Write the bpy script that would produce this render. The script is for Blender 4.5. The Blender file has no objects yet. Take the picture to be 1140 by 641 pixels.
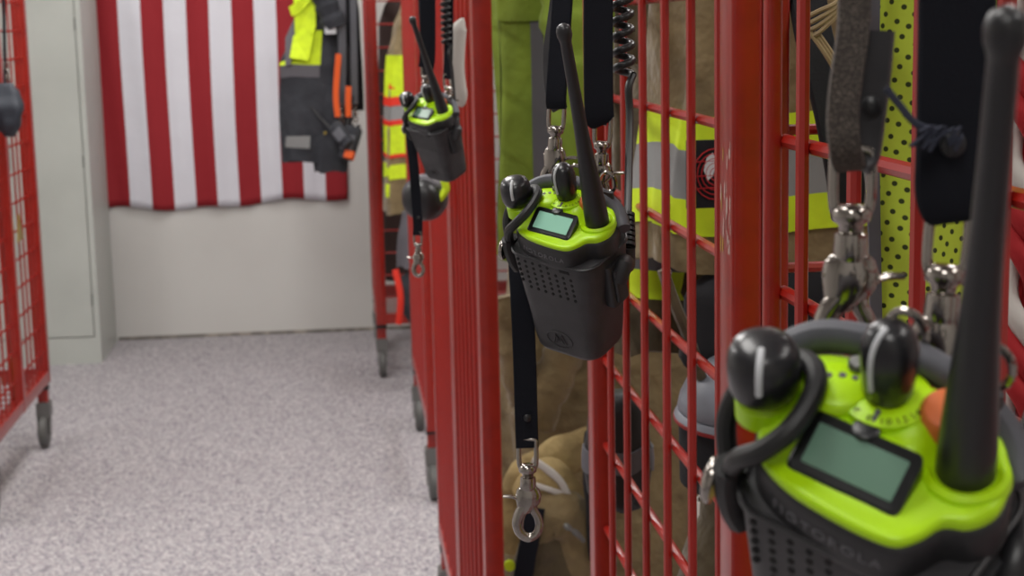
import bpy, math, random
from mathutils import Vector, Matrix
PI = math.pi
sin, cos = math.sin, math.cos
scene = bpy.context.scene
COL = scene.collection

# ------------------------------------------------------------------ camera (solved from the vanishing lines)
F_PX = 1800.0
CAM = Vector((0, 0, 1.65))
AX = [Vector((0.99410251, -0.10637952, -0.02106185)),    # image right, in world axes
      Vector((-0.03763656, -0.15629607, -0.98699292)),   # image down
      Vector((0.10170395, 0.98196483, -0.15937807))]     # viewing direction

def ray(u, v):
    return AX[0]*((u-570)/F_PX) + AX[1]*((v-320.5)/F_PX) + AX[2]
def onX(u, v, x):
    d = ray(u, v); return CAM + d*(x/d.x)
def onY(u, v, y):
    d = ray(u, v); return CAM + d*(y/d.y)
def onZ(u, v, z):
    d = ray(u, v); return CAM + d*((z-CAM.z)/d.z)

cd = bpy.data.cameras.new('camera'); cam = bpy.data.objects.new('camera', cd); COL.objects.link(cam)
cd.sensor_fit = 'HORIZONTAL'; cd.sensor_width = 36; cd.lens = 36*F_PX/1140
M = Matrix.Identity(4)
for i in range(3):
    M[i][0] = AX[0][i]; M[i][1] = -AX[1][i]; M[i][2] = -AX[2][i]; M[i][3] = CAM[i]
cam.matrix_world = M
cd.clip_start = 0.02
cd.dof.use_dof = True; cd.dof.focus_distance = 1.0; cd.dof.aperture_fstop = 20
scene.camera = cam

# ------------------------------------------------------------------ materials
def lin(c):
    return tuple(((x/255)/12.92 if x/255 <= .04045 else ((x/255+.055)/1.055)**2.4) for x in c)
MATS = {}
def mat(name, rgb, rough=.5, metal=0.0, noise=None, bump=None, spec=.5, coat=0, emit=None, sheen=0, trans=0):
    """noise=(scale, rgb2, lo, hi); bump=(scale, strength, distance)"""
    m = bpy.data.materials.new(name); m.use_nodes = True; MATS[name] = m
    nt = m.node_tree; b = nt.nodes['Principled BSDF']
    b.inputs['Base Color'].default_value = (*lin(rgb), 1)
    b.inputs['Roughness'].default_value = rough; b.inputs['Metallic'].default_value = metal
    b.inputs['Specular IOR Level'].default_value = spec
    b.inputs['Coat Weight'].default_value = coat; b.inputs['Coat Roughness'].default_value = .12
    b.inputs['Sheen Weight'].default_value = sheen
    if emit:
        b.inputs['Emission Color'].default_value = (*lin(rgb), 1); b.inputs['Emission Strength'].default_value = emit
    tc = nt.nodes.new('ShaderNodeTexCoord')
    if noise:
        s, c2, lo, hi = noise
        n = nt.nodes.new('ShaderNodeTexNoise'); n.inputs['Scale'].default_value = s; n.inputs['Detail'].default_value = 4
        nt.links.new(tc.outputs['Object'], n.inputs['Vector'])
        r = nt.nodes.new('ShaderNodeMapRange'); r.inputs[1].default_value = lo; r.inputs[2].default_value = hi
        nt.links.new(n.outputs['Fac'], r.inputs[0])
        mx = nt.nodes.new('ShaderNodeMix'); mx.data_type = 'RGBA'
        mx.inputs[6].default_value = (*lin(rgb), 1); mx.inputs[7].default_value = (*lin(c2), 1)
        nt.links.new(r.outputs[0], mx.inputs[0]); nt.links.new(mx.outputs[2], b.inputs['Base Color'])
    if bump:
        s, st, di = bump
        n = nt.nodes.new('ShaderNodeTexNoise'); n.inputs['Scale'].default_value = s; n.inputs['Detail'].default_value = 3
        nt.links.new(tc.outputs['Object'], n.inputs['Vector'])
        bp = nt.nodes.new('ShaderNodeBump'); bp.inputs['Strength'].default_value = st; bp.inputs['Distance'].default_value = di
        nt.links.new(n.outputs['Fac'], bp.inputs['Height']); nt.links.new(bp.outputs[0], b.inputs['Normal'])
    return m

RED = mat('red_paint', (146, 26, 12), .33, 0, noise=(35, (130, 21, 11), .45, .75), coat=.25)
REDW = mat('red_wire_paint', (152, 24, 13), .33, 0, coat=.3)
LIME = mat('lime_plastic', (184, 234, 6), .36, 0, bump=(1200, .05, .0002))
BLKP = mat('black_plastic', (30, 30, 33), .36)
BLKM = mat('matte_black_plastic', (36, 36, 39), .5, bump=(900, .12, .0003))
KNOB = mat('knob_rubber', (26, 26, 30), .3, coat=.15)
LEA = mat('black_leather', (52, 51, 54), .5, bump=(700, .3, .0004), noise=(60, (42, 41, 44), .4, .7))
HOLE = mat('dark_perforation', (9, 9, 10), .8)
BRNL = mat('worn_brown_leather', (52, 44, 40), .7, noise=(1500, (112, 102, 92), .5, .66), bump=(900, .6, .0006))
WEB = mat('black_webbing', (19, 21, 29), .8, bump=(900, .4, .0005), spec=.2)
CHR = mat('chrome', (158, 152, 146), .12, 1.0, bump=(60, .1, .0005))
WHT = mat('white_paint_mark', (205, 208, 212), .45)
GREYP = mat('grey_padded_binding', (84, 85, 92), .6, bump=(500, .2, .0004))
ORNG = mat('orange_button', (222, 116, 62), .45)
SCRB = mat('display_bezel', (20, 22, 24), .3)
RUB = mat('grey_rubber_wheel', (88, 88, 86), .55)
ZINC = mat('dull_zinc', (120, 120, 118), .4, .7)
BLKR = mat('black_rubber', (22, 22, 24), .5)
TAN = mat('tan_turnout_cloth', (128, 110, 76), .9, noise=(14, (108, 92, 63), .4, .65), bump=(24, .8, .014), sheen=.2)
TAN_SHADE = mat('shaded_tan_turnout_cloth', (90, 78, 54), .9, noise=(14, (74, 63, 44), .4, .65), bump=(24, .8, .014), sheen=.2)  # same tan, darkened in colour for the dim light inside the racks
TANL = mat('light_tan_canvas', (172, 150, 102), .9, noise=(20, (148, 128, 86), .4, .65), bump=(28, .8, .012))
HIV = mat('lime_hi_vis_cloth', (206, 232, 28), .75, noise=(30, (188, 214, 24), .4, .7), bump=(600, .25, .0006))
HIVG = mat('olive_lime_softshell', (122, 144, 40), .85, noise=(10, (108, 128, 34), .4, .7), bump=(16, .6, .014))
SILV = mat('silver_reflective_tape', (138, 140, 140), .45, .15)
SILD = mat('dull_grey_tape', (88, 86, 92), .55)
CHAR = mat('charcoal_cloth', (54, 56, 62), .9, noise=(12, (42, 44, 50), .4, .65), bump=(18, .6, .014))
BLKC = mat('black_cloth', (22, 22, 27), .9, bump=(300, .4, .001))
REDT = mat('red_orange_trim', (214, 44, 24), .7)
ORC = mat('orange_cloth', (226, 92, 30), .7)
WHC = mat('off_white_cloth', (200, 196, 190), .85, bump=(120, .3, .002))
GREYH = mat('grey_helmet_shell', (120, 124, 134), .4)
FLR = mat('flag_red', (146, 24, 34), .8, bump=(9, .5, .012))
FLW = mat('flag_white', (216, 216, 224), .8, bump=(9, .5, .012))
FLB = mat('flag_blue', (30, 36, 84), .8)
CAB = mat('cabinet_enamel', (180, 184, 178), .42, noise=(2.5, (172, 176, 170), .4, .7))
SEAM = mat('cabinet_gap', (90, 92, 88), .7)
CORD = mat('khaki_cord', (150, 130, 98), .8)
BRS = mat('brass_tag', (150, 130, 60), .4, .6)

def screen_mat(name, rgb, st):
    m = mat(name, rgb, .18); b = m.node_tree.nodes['Principled BSDF']
    b.inputs['Emission Color'].default_value = (*lin(rgb), 1); b.inputs['Emission Strength'].default_value = st
    return m
SCR1 = screen_mat('lcd_faint_glow_green', (104, 136, 118), .05)  # faint glow added to the green of the display
SCR2 = screen_mat('lcd_pale_green', (140, 190, 168), .22)

def perf_mat():
    m = mat('perforated_lime_mesh', (196, 224, 20), .75, bump=(260, .3, .001)); nt = m.node_tree; b = nt.nodes['Principled BSDF']
    tc = nt.nodes.new('ShaderNodeTexCoord')
    v = nt.nodes.new('ShaderNodeTexVoronoi'); v.voronoi_dimensions = '2D'; v.inputs['Scale'].default_value = 158; v.inputs['Randomness'].default_value = .22
    sx = nt.nodes.new('ShaderNodeSeparateXYZ'); cx_ = nt.nodes.new('ShaderNodeCombineXYZ'); mp = nt.nodes.new('ShaderNodeMapping')
    mp.inputs['Rotation'].default_value = (0, 0, .5); mp.inputs['Scale'].default_value = (1, .8, 1)
    nt.links.new(tc.outputs['Object'], sx.inputs[0]); nt.links.new(sx.outputs[0], cx_.inputs[0]); nt.links.new(sx.outputs[2], cx_.inputs[1])
    nt.links.new(cx_.outputs[0], mp.inputs[0]); nt.links.new(mp.outputs[0], v.inputs['Vector'])
    r = nt.nodes.new('ShaderNodeMapRange'); r.inputs[1].default_value = .16; r.inputs[2].default_value = .25
    nt.links.new(v.outputs['Distance'], r.inputs[0])
    mx = nt.nodes.new('ShaderNodeMix'); mx.data_type = 'RGBA'
    mx.inputs[6].default_value = (*lin((44, 58, 10)), 1); mx.inputs[7].default_value = (*lin((188, 212, 62)), 1)
    nt.links.new(r.outputs[0], mx.inputs[0]); nt.links.new(mx.outputs[2], b.inputs['Base Color'])
    return m
PERF = perf_mat()

def floor_mat():
    m = mat('speckled_floor', (170, 165, 166), .62); nt = m.node_tree; b = nt.nodes['Principled BSDF']
    tc = nt.nodes.new('ShaderNodeTexCoord')
    def vor(s):
        v = nt.nodes.new('ShaderNodeTexVoronoi'); v.inputs['Scale'].default_value = s
        nt.links.new(tc.outputs['Object'], v.inputs['Vector'])
        rr = nt.nodes.new('ShaderNodeSeparateColor'); nt.links.new(v.outputs['Color'], rr.inputs[0])
        return rr
    cr = nt.nodes.new('ShaderNodeValToRGB'); cr.color_ramp.interpolation = 'CONSTANT'
    stops = [(0, (186, 182, 183)), (.2, (160, 156, 161)), (.38, (174, 171, 172)), (.55, (130, 126, 134)), (.66, (204, 201, 201)), (.8, (150, 142, 148)), (.93, (98, 95, 106))]
    e = cr.color_ramp.elements; e[0].position = 0; e[0].color = (*lin(stops[0][1]), 1); e[1].position = stops[1][0]; e[1].color = (*lin(stops[1][1]), 1)
    for p, c in stops[2:]:
        x = e.new(p); x.color = (*lin(c), 1)
    nt.links.new(vor(150).outputs[0], cr.inputs[0])
    cr2 = nt.nodes.new('ShaderNodeValToRGB'); cr2.color_ramp.interpolation = 'CONSTANT'
    e = cr2.color_ramp.elements; e[0].color = (.78, .78, .80, 1); e[1].position = .35; e[1].color = (.95, .94, .945, 1)
    x = e.new(.75); x.color = (.9, .88, .89, 1)
    nt.links.new(vor(75).outputs[1], cr2.inputs[0])
    mx = nt.nodes.new('ShaderNodeMix'); mx.data_type = 'RGBA'; mx.blend_type = 'MULTIPLY'; mx.inputs[0].default_value = 1
    nt.links.new(cr.outputs[0], mx.inputs[6]); nt.links.new(cr2.outputs[0], mx.inputs[7])
    nt.links.new(mx.outputs[2], b.inputs['Base Color'])
    return m
FLOOR = floor_mat()
WALL = mat('painted_wall', (208, 207, 203), .8, noise=(1.6, (202, 200, 196), .35, .7), bump=(140, .12, .002))
CEIL = mat('ceiling_tile', (225, 225, 222), .9, bump=(200, .3, .002))
BASEM = mat('wall_foot_sealant', (120, 116, 110), .8, noise=(14, (168, 160, 150), .45, .6))
TUBE = mat('lamp_diffuser', (255, 250, 240), .5, emit=2.5)
FIX = mat('white_enamel', (225, 225, 222), .4)

# ------------------------------------------------------------------ mesh builder
class MB:
    def __init__(s, o=(0, 0, 0)):
        s.v = []; s.f = []; s.m = []; s.o = Vector(o); s.cur = 0
    def add(s, vs, fs):
        b = len(s.v); s.v += [Vector(p) for p in vs]
        for f in fs: s.f.append([b+i for i in f]); s.m.append(s.cur)
        return s
    def box(s, a, b, bev=0):
        (x0, y0, z0), (x1, y1, z1) = a, b
        x0, x1 = sorted((x0, x1)); y0, y1 = sorted((y0, y1)); z0, z1 = sorted((z0, z1))
        if bev <= 0:
            vs = [(x0,y0,z0),(x1,y0,z0),(x1,y1,z0),(x0,y1,z0),(x0,y0,z1),(x1,y0,z1),(x1,y1,z1),(x0,y1,z1)]
            return s.add(vs, [(0,3,2,1),(4,5,6,7),(0,1,5,4),(1,2,6,5),(2,3,7,6),(3,0,4,7)])
        # extruded rounded rectangle along the longest axis
        d = (x1-x0, y1-y0, z1-z0); ax = d.index(max(d)); o = [i for i in range(3) if i != ax]
        lo = (x0, y0, z0); hi = (x1, y1, z1); r = min(bev, d[o[0]]/2.01, d[o[1]]/2.01)
        prof = []
        for cx, cy, a0 in ((hi[o[0]]-r, hi[o[1]]-r, 0), (lo[o[0]]+r, hi[o[1]]-r, 90), (lo[o[0]]+r, lo[o[1]]+r, 180), (hi[o[0]]-r, lo[o[1]]+r, 270)):
            for k in range(4):
                t = math.radians(a0+30*k); prof.append((cx+r*cos(t), cy+r*sin(t)))
        rings = []
        for q in (lo[ax], hi[ax]):
            rg = []
            for (p0, p1) in prof:
                v = [0, 0, 0]; v[ax] = q; v[o[0]] = p0; v[o[1]] = p1; rg.append(v)
            rings.append(rg)
        if ax == 1: rings.reverse()
        return s.loft(rings)
    def obox(s, c, hx, hy, hz):
        """oriented box: centre and three half-axis vectors"""
        c, hx, hy, hz = map(Vector, (c, hx, hy, hz)); vs = []
        for k in (-1, 1):
            for (i, j) in ((-1,-1),(1,-1),(1,1),(-1,1)): vs.append(c+hx*i+hy*j+hz*k)
        return s.add(vs, [(0,3,2,1),(4,5,6,7),(0,1,5,4),(1,2,6,5),(2,3,7,6),(3,0,4,7)])
    def loft(s, rings, cap=True, closed=True):
        n = len(rings[0]); vs = [p for r in rings for p in r]; fs = []
        for k in range(len(rings)-1):
            for i in range(n if closed else n-1):
                j = (i+1) % n; fs.append((k*n+i, k*n+j, (k+1)*n+j, (k+1)*n+i))
        if cap and closed:
            fs.append(tuple(reversed(range(n)))); fs.append(tuple((len(rings)-1)*n+i for i in range(n)))
        return s.add(vs, fs)
    def tube(s, path, r, n=10, closed=False, flat=1.0, up=None):
        P = [Vector(p) for p in path]; N = len(P); rings = []
        R = r if hasattr(r, '__len__') else [r]*N
        prev = None
        for i in range(N):
            if closed: t = P[(i+1) % N]-P[i-1]
            else: t = P[min(i+1, N-1)]-P[max(i-1, 0)]
            t.normalize()
            if up is not None: a = Vector(up)
            elif prev is None: a = Vector((0, 0, 1)) if abs(t.z) < .9 else Vector((1, 0, 0))
            else: a = prev
            a = (a-t*a.dot(t)).normalized(); prev = a; b = t.cross(a)
            rings.append([P[i]+a*(R[i]*cos(2*PI*k/n))+b*(R[i]*flat*sin(2*PI*k/n)) for k in range(n)])
        if closed: rings.append(rings[0]); return s.loft(rings, cap=False)
        return s.loft(rings)
    def strap(s, path, w, t, side):
        """flat ribbon: rounded section; side(i) or vector = width direction"""
        P = [Vector(p) for p in path]; N = len(P); rings = []
        for i in range(N):
            tg = (P[min(i+1, N-1)]-P[max(i-1, 0)]).normalized()
            a = Vector(side(i/(N-1)) if callable(side) else side); a = (a-tg*a.dot(tg)).normalized(); b = tg.cross(a)
            ww = w(i/(N-1)) if callable(w) else w
            rings.append([P[i]+a*(ww/2*x)+b*(t/2*y) for x, y in ((1,-.6),(1,.6),(.92,1),(-.92,1),(-1,.6),(-1,-.6),(-.92,-1),(.92,-1))])
        return s.loft(rings)
    def lathe(s, c, ax, prof, n=24, ref=None):
        c = Vector(c); ax = Vector(ax).normalized(); a = Vector((1, 0, 0)) if abs(ax.x) < .9 else Vector((0, 1, 0))
        a = (a-ax*a.dot(ax)).normalized(); b = ax.cross(a)
        return s.loft([[c+ax*h+(a*cos(2*PI*k/n)+b*sin(2*PI*k/n))*r for k in range(n)] for r, h in prof])
    def build(s, name, m, parent=None, smooth=True, auto=35):
        me = bpy.data.meshes.new(name); me.from_pydata([p-s.o for p in s.v], [], s.f)
        ms = m if isinstance(m, (list, tuple)) else [m]
        for q in ms: me.materials.append(q)
        for p, k in zip(me.polygons, s.m): p.material_index = k; p.use_smooth = smooth
        if smooth: me.set_sharp_from_angle(angle=math.radians(auto))
        ob = bpy.data.objects.new(name, me); COL.objects.link(ob)
        if parent is not None: ob.parent = parent
        else: ob.location = s.o
        return ob

def empty(name, loc=(0, 0, 0), rz=0):
    o = bpy.data.objects.new(name, None); COL.objects.link(o); o.location = loc; o.rotation_euler = (0, 0, rz); o.empty_display_size = .05
    return o
def tag(o, label, cat, group=None, kind=None):
    o['label'] = label; o['category'] = cat
    if group: o['group'] = group
    if kind: o['kind'] = kind
    return o
def thing(name, label, cat, loc=(0, 0, 0), group=None, rz=0):
    return tag(empty(name, loc, rz), label, cat, group)
def struct(ob):
    ob['kind'] = 'structure'; return ob
def copy_tree(o, parent=None):
    c = o.copy(); COL.objects.link(c); c.parent = parent
    for ch in list(o.children): copy_tree(ch, c)
    return c
def smoothstep(a, b, x):
    t = max(0, min(1, (x-a)/(b-a))); return t*t*(3-2*t)
def spline(pts, n=6):
    P = [Vector(p) for p in pts]; out = []
    for i in range(len(P)-1):
        p0 = P[max(i-1, 0)]; p1 = P[i]; p2 = P[i+1]; p3 = P[min(i+2, len(P)-1)]
        for k in range(n):
            t = k/n; out.append(.5*((2*p1)+(p2-p0)*t+(2*p0-5*p1+4*p2-p3)*t*t+(3*p1-p0-3*p2+p3)*t**3))
    out.append(P[-1]); return out
def cspline(pts, n=6):
    P = [Vector(p) for p in pts]; N = len(P); out = []
    for i in range(N):
        p0, p1, p2, p3 = P[i-1], P[i], P[(i+1) % N], P[(i+2) % N]
        for k in range(n):
            t = k/n; out.append(.5*((2*p1)+(p2-p0)*t+(2*p0-5*p1+4*p2-p3)*t*t+(3*p1-p0-3*p2+p3)*t**3))
    return out

# ------------------------------------------------------------------ room
YW = 8.885; CH = 3.3; XL, XR, YF = -3.3, 3.0, -2.6
struct(MB().box((XL, YF, -.1), (XR, YW+.1, 0)).build('floor', FLOOR, smooth=False))
struct(MB().box((XL, YF, CH), (XR, YW+.1, CH+.1)).build('ceiling', CEIL, smooth=False))
struct(MB().box((XL, YW, 0), (XR, YW+.1, CH)).build('wall_back', WALL, smooth=False))
struct(MB().box((XL-.1, YF, 0), (XL, YW+.1, CH)).build('wall_left', WALL, smooth=False))
struct(MB().box((XR, YF, 0), (XR+.1, YW+.1, CH)).build('wall_right', WALL, smooth=False))
struct(MB().box((XL, YF-.1, 0), (XR, YF, CH)).build('wall_front', WALL, smooth=False))
struct(MB().box((-1.25, YW-.006, 0), (XR, YW, .018)).build('baseboard_back', BASEM, smooth=False))

# ceiling troffers: fixture + diffuser, each with an area lamp just below its diffuser
k = 0
LAMPS = [(-.45, -1.2), (-.45, 1.0), (-.45, 3.2), (-.45, 5.4), (-.45, 7.5), (1.55, 0.0), (1.55, 2.8), (1.55, 5.6), (-2.3, 2.8), (-2.3, 5.8)]
for (x, y) in LAMPS:
    t = thing('ceiling_light', 'white rectangular ceiling light with a glowing diffuser above the racks', 'ceiling light', (x, y, CH), 'ceiling lights')
    MB().box((-.31, -.61, -.03), (.31, .61, -.001)).build('frame', FIX, t, smooth=False)
    MB().box((-.27, -.57, -.036), (.27, .57, -.031)).build('diffuser', TUBE, t, smooth=False)
    ld = bpy.data.lights.new('lamp', 'AREA'); ld.shape = 'RECTANGLE'; ld.size = .54; ld.size_y = 1.14
    ld.energy = 28 if y > 2 else 16; ld.color = (1, .985, .965)
    lo = bpy.data.objects.new('lamp', ld); COL.objects.link(lo); lo.parent = t; lo.location = (0, 0, -.05)
w = bpy.data.worlds.new('world'); scene.world = w; w.use_nodes = True
w.node_tree.nodes['Background'].inputs[0].default_value = (.8, .85, 1, 1); w.node_tree.nodes['Background'].inputs[1].default_value = .1

# ------------------------------------------------------------------ flag
def flag():
    y0 = YW-.024; xr = .029; sw = .1176; W = 13*sw; xl = xr-W; zt = 3.16
    nx = 13*6; nz = 60
    def pt(i, j):
        a = i/nx; b = j/nz
        x = xl+W*a
        zb = .715+.022*a+.012*sin(a*9+.5)-.010*sin(a*22)
        z = zb+(zt-zb)*b
        y = y0-.008*sin(a*26+b*3)*(1-b*.6)-.005*sin(a*61+b*5)
        return Vector((x+.004*sin(b*9+a*5), y, z))
    mb = MB((xl, y0, .7))
    vs = [pt(i, j) for j in range(nz+1) for i in range(nx+1)]
    mb.v = vs
    for j in range(nz):
        for i in range(nx):
            q = j*(nx+1)+i; s = i//6
            canton = (j >= nz*.6) and s < 7
            mb.f.append([q, q+1, q+nx+2, q+nx+1]); mb.m.append(2 if canton else (0 if s % 2 == 0 else 1))
    # stars on the canton
    mb.cur = 1
    cw = 7*sw; z0 = .72+(zt-.72)*.6; ch = zt-z0
    for r in range(11):
        for c in range(9):
            if (r+c) % 2: continue
            cx = xl+cw*(c+1)/10; cz = z0+ch*(r+1)/12
            star = [(cx+(.026 if n % 2 == 0 else .010)*sin(n*PI/5), y0-.016, cz+(.026 if n % 2 == 0 else .010)*cos(n*PI/5)) for n in range(10)]
            mb.add(star+[(cx, y0-.0165, cz)], [(n, (n+1) % 10, 10) for n in range(10)])
    o = mb.build('flag', [FLR, FLW, FLB], auto=80)
    sm = o.modifiers.new('thick', 'SOLIDIFY'); sm.thickness = .002
    tag(o, 'red and white striped flag hung vertically on the back wall', 'flag')
flag()

# ------------------------------------------------------------------ cabinet
def cabinet():
    x1 = -1.255; x0 = x1-.92; y0 = 8.27; y1 = 8.83; zt = 1.98
    t = thing('metal_cabinet', 'tall pale grey metal storage cabinet against the back wall beside the flag', 'cabinet', (x1, y0, 0))
    o = (x1, y0, 0)
    a = onY(106, 375, y0); dx = a.x; dz = a.z
    MB(o).box((x0, y0+.018, 0), (x1, y1, zt)).box((x0, y0, 0), (x1, y0+.018, dz)).box((x0, y0, zt-.05), (x1, y0+.018, zt)).box((dx, y0, dz), (x1, y0+.018, zt-.05)).box((x0, y0, dz), (x0+.04, y0+.018, zt-.05)).build('body', CAB, t, smooth=False)
    mid = (x0+.04+dx)/2
    for i, (a0, a1) in enumerate(((mid+.003, dx-.005), (x0+.045, mid-.003))):
        d = MB(o).box((a0, y0-.002, dz+.006), (a1, y0+.016, zt-.056), 0).build('door', CAB, t, smooth=False)
        hx = a0+.05 if i == 0 else a1-.05
        MB(o).box((hx-.012, y0-.022, 1.0), (hx+.012, y0-.002, 1.14), .004).build('handle', ZINC, d)
        for z in (.3, 1.0, 1.68):
            ex = a1+.002 if i == 0 else a0-.002
            MB(o).box((ex-.003, y0-.006, z), (ex+.003, y0+.002, z+.06), 0).build('hinge', ZINC, d, smooth=False)
cabinet()

# ------------------------------------------------------------------ racks
def zlevels(zb):
    out = []; z = 1.5673+.1071*3
    while z > zb+.03:
        if z < 1.9: out.append(z)
        z -= .1071
    return out
def rack(label, x0, y0, y1, sgn=1, L=1.65, pw=.024, pd=.042, zb=.255, bars=None, mids=(), hooks=(), cast_y=None, div=(.92,), wr=.0042, pgrp='red rolling gear racks', legw=.036, fgrid=False):
    ym = min(y0, y1); t = thing('gear_rack', label, 'rack', (x0, ym, 0), pgrp); o = (x0, ym, 0); zt = 1.96
    X = lambda d: x0+sgn*d
    for yy in (y0+pd/2, y1-pd/2):
        MB(o).box((X(0), yy-pd/2, zb), (X(pw), yy+pd/2, zt), .003).build('post', RED, t)
        MB(o).box((X(L-pw), yy-pd/2, zb), (X(L), yy+pd/2, zt), .003).build('post', RED, t)
        for d in div: MB(o).box((X(d), yy-pd/2, zb), (X(d+pw), yy+pd/2, zt), .003).build('post', RED, t)
    for ymid in mids:
        MB(o).box((X(0), ymid-pd/2, zb), (X(pw), ymid+pd/2, zt), .003).build('post', RED, t)
    fr = MB(o)
    for z0, z1 in ((zb, zb+.05),):
        fr.box((X(0.001), y0+pd, z0), (X(pw-.001), y1-pd, z1), .003).box((X(L-pw), y0+pd, z0), (X(L), y1-pd, z1), .003)
        fr.box((X(pw), y0+.002, z0), (X(L-pw), y0+.03, z1), .003).box((X(pw), y1-.03, z0), (X(L-pw), y1-.002, z1), .003)
    fr.build('bottom_rail', RED, t)
    fr = MB(o); z0, z1 = zt-.04, zt
    fr.box((X(0.001), y0+pd, z0), (X(pw-.001), y1-pd, z1), .003).box((X(L-pw), y0+pd, z0), (X(L), y1-pd, z1), .003)
    fr.box((X(pw), y0+.002, z0), (X(L-pw), y0+.03, z1), .003).box((X(pw), y1-.03, z0), (X(L-pw), y1-.002, z1), .003)
    fr.build('top_rail', RED, t)
    if bars is None:
        n = max(2, round((abs(y1-y0)-2*pd)/.108)); bars = [y0+pd+(y1-y0-2*pd)*(i+.5)/n for i in range(n)]
    zl = zlevels(zb+.05)
    def grid(d, r):
        g = MB(o)
        for b in bars: g.tube([(X(d), b, zb+.04), (X(d), b, zt-.03)], r, 8)
        for z in zl: g.tube([(X(d+.0085), y0+pd-.008, z), (X(d+.0085), y1-pd+.008, z)], r*1.1, 8)
        return g.build('wire_grid', REDW, t)
    grid(.007, wr)
    for d in list(div)+[L-pw]: grid(d+.006, wr*.9)
    if fgrid:
        g = MB(o)
        for z in zl: g.tube([(X(pw), y1-.012 if fgrid == 'far' else y0+.012, z), (X(div[0]), y1-.012 if fgrid == 'far' else y0+.012, z)], wr, 8)
        g.build('cross_wires', REDW, t)
    sh = MB(o)
    n = 12
    for i in range(n+1):
        yy = y0+.03+(y1-y0-.06)*i/n; sh.tube([(X(.01), yy, zb+.055), (X(L-.01), yy, zb+.055)], .003, 6)
    sh.build('bottom_shelf', REDW, t)
    MB(o).tube([(X(.02), (y0+y1)/2, 1.9), (X(L-.02), (y0+y1)/2, 1.9)], .011, 10).build('hanging_rail', ZINC, t)
    for (hy, hx) in hooks:
        g = MB(o); z = zt-.02
        g.tube(spline([(X(.01), hy, z), (x0+(hx-x0)*.5, hy, z+.01), (hx+.01, hy, z), (hx, hy, z-.02), (hx-.01, hy, z-.028)], 5), .005, 8)
        g.build('strap_hook', CHR, t)
    # casters under the corners
    cy = cast_y or (y0+.06, y1-.06)
    for yy in cy:
        for d in (legw/2+.002, L-legw/2-.002):
            c = MB(o).box((X(d)-legw/2, yy-legw/2, .185), (X(d)+legw/2, yy+legw/2, zb), .004).build('leg', RED, t)
            g = MB(o).box((X(d)-legw/2-.003, yy-legw/2-.003, .235), (X(d)+legw/2+.003, yy+legw/2+.003, .25), .003).build('collar', BLKR, c)
            cs = MB(o)
            cs.lathe((X(d), yy, .155), (0, 0, 1), [(.02, 0), (.03, .004), (.03, .014), (.022, .02), (.022, .032)], 16)
            wy = yy-.028
            for sd in (-1, 1):
                q = X(d)+sd*.024
                cs.add([(q-.002, yy-.028, .17), (q-.002, yy+.028, .17), (q-.002, wy+.018, .055), (q-.002, wy-.018, .055),
                        (q+.002, yy-.028, .17), (q+.002, yy+.028, .17), (q+.002, wy+.018, .055), (q+.002, wy-.018, .055)],
                       [(0,1,2,3),(7,6,5,4),(0,4,5,1),(1,5,6,2),(2,6,7,3),(3,7,4,0)])
            cs.box((X(d)-.027, yy-.034, .12), (X(d)+.027, yy+.034, .185), .008)
            cs = cs.build('caster', ZINC, t)
            MB(o).lathe((X(d)-.019, wy, .0645), (1, 0, 0), [(.006, 0), (.05, .001), (.059, .004), (.064, .010), (.064, .028), (.059, .034), (.05, .037), (.006, .038)], 28).build('wheel', RUB, cs)
    return t

# the racks on the right of the aisle, nearest first
rA = rack('nearest red wire-grid gear rack, behind the closest radio', .293, .36, 1.11, bars=[1.033, .925, .817, .71, .602, .49], wr=.0046, hooks=((.56, .175), (.52, .2)), pw=.012, pd=.012)
rB = rack('red wire-grid gear rack just beyond the nearest radio, scratched front post', .295, 1.205, 1.957, bars=[1.275, 1.381, 1.493, 1.605, 1.714, 1.82], hooks=((1.2, .16), (1.19, .19)), fgrid='near')
rC = rack('long dark red gear rack right of the farthest lime-topped radio, in the middle distance', .2285, 2.77, 4.33, pw=.034, pd=.04, bars=None, mids=(3.5, 3.56), hooks=((2.8, .14),), wr=.005)
rD = rack('red gear rack whose dark caster stands mid-aisle, fourth along on the right', .262, 5.52, 6.68, pw=.042, pd=.042, cast_y=(5.58, 6.6), hooks=((5.6, .2),))
rE = rack('farthest orange-red gear rack on the right, near the flag', .135, 7.62, 8.5, pw=.05, pd=.045, zb=.26, legw=.045, fgrid='near', hooks=((7.7, .02), (7.78, .08)))
rF = rack('red gear rack on the left side of the aisle in front of the cabinet', -1.222, 5.50, 6.67, sgn=-1, pw=.05, pd=.045, mids=(6.12,), bars=[6.57, 6.49, 6.41, 6.33, 6.25, 6.05, 6.0, 5.91, 5.82, 5.73, 5.64], cast_y=(5.57, 6.6), legw=.04, L=1.65)
# the scratched aisle face plate and hinge plate on rack B's near post
sp = MB(tuple(rB.location)).box((.3200, 1.207, .30), (.3405, 1.240, 1.92), .002).build('divider_plate', RED, rB)

rs = random.Random(7); sg = MB(tuple(rB.location))
za, zc = onX(808, 290, .295).z, onX(808, 175, .295).z
for i in range(26):
    z = rs.uniform(za, zc); y = rs.uniform(1.208, 1.243); h = rs.uniform(.004, .018); w_ = rs.uniform(.0008, .003)
    sg.cur = 0 if rs.random() < .6 else 1
    sg.add([(.2947, y, z), (.2947, y+w_, z+h*.2), (.2947, y+w_*.7, z+h), (.2947, y-w_*.3, z+h*.8)], [(0, 1, 2, 3)])
sg.build('paint_scratches', [mat('pale_scratch', (196, 168, 160), .6), mat('yellow_scratch', (176, 140, 44), .6)], rB, smooth=False)

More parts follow.
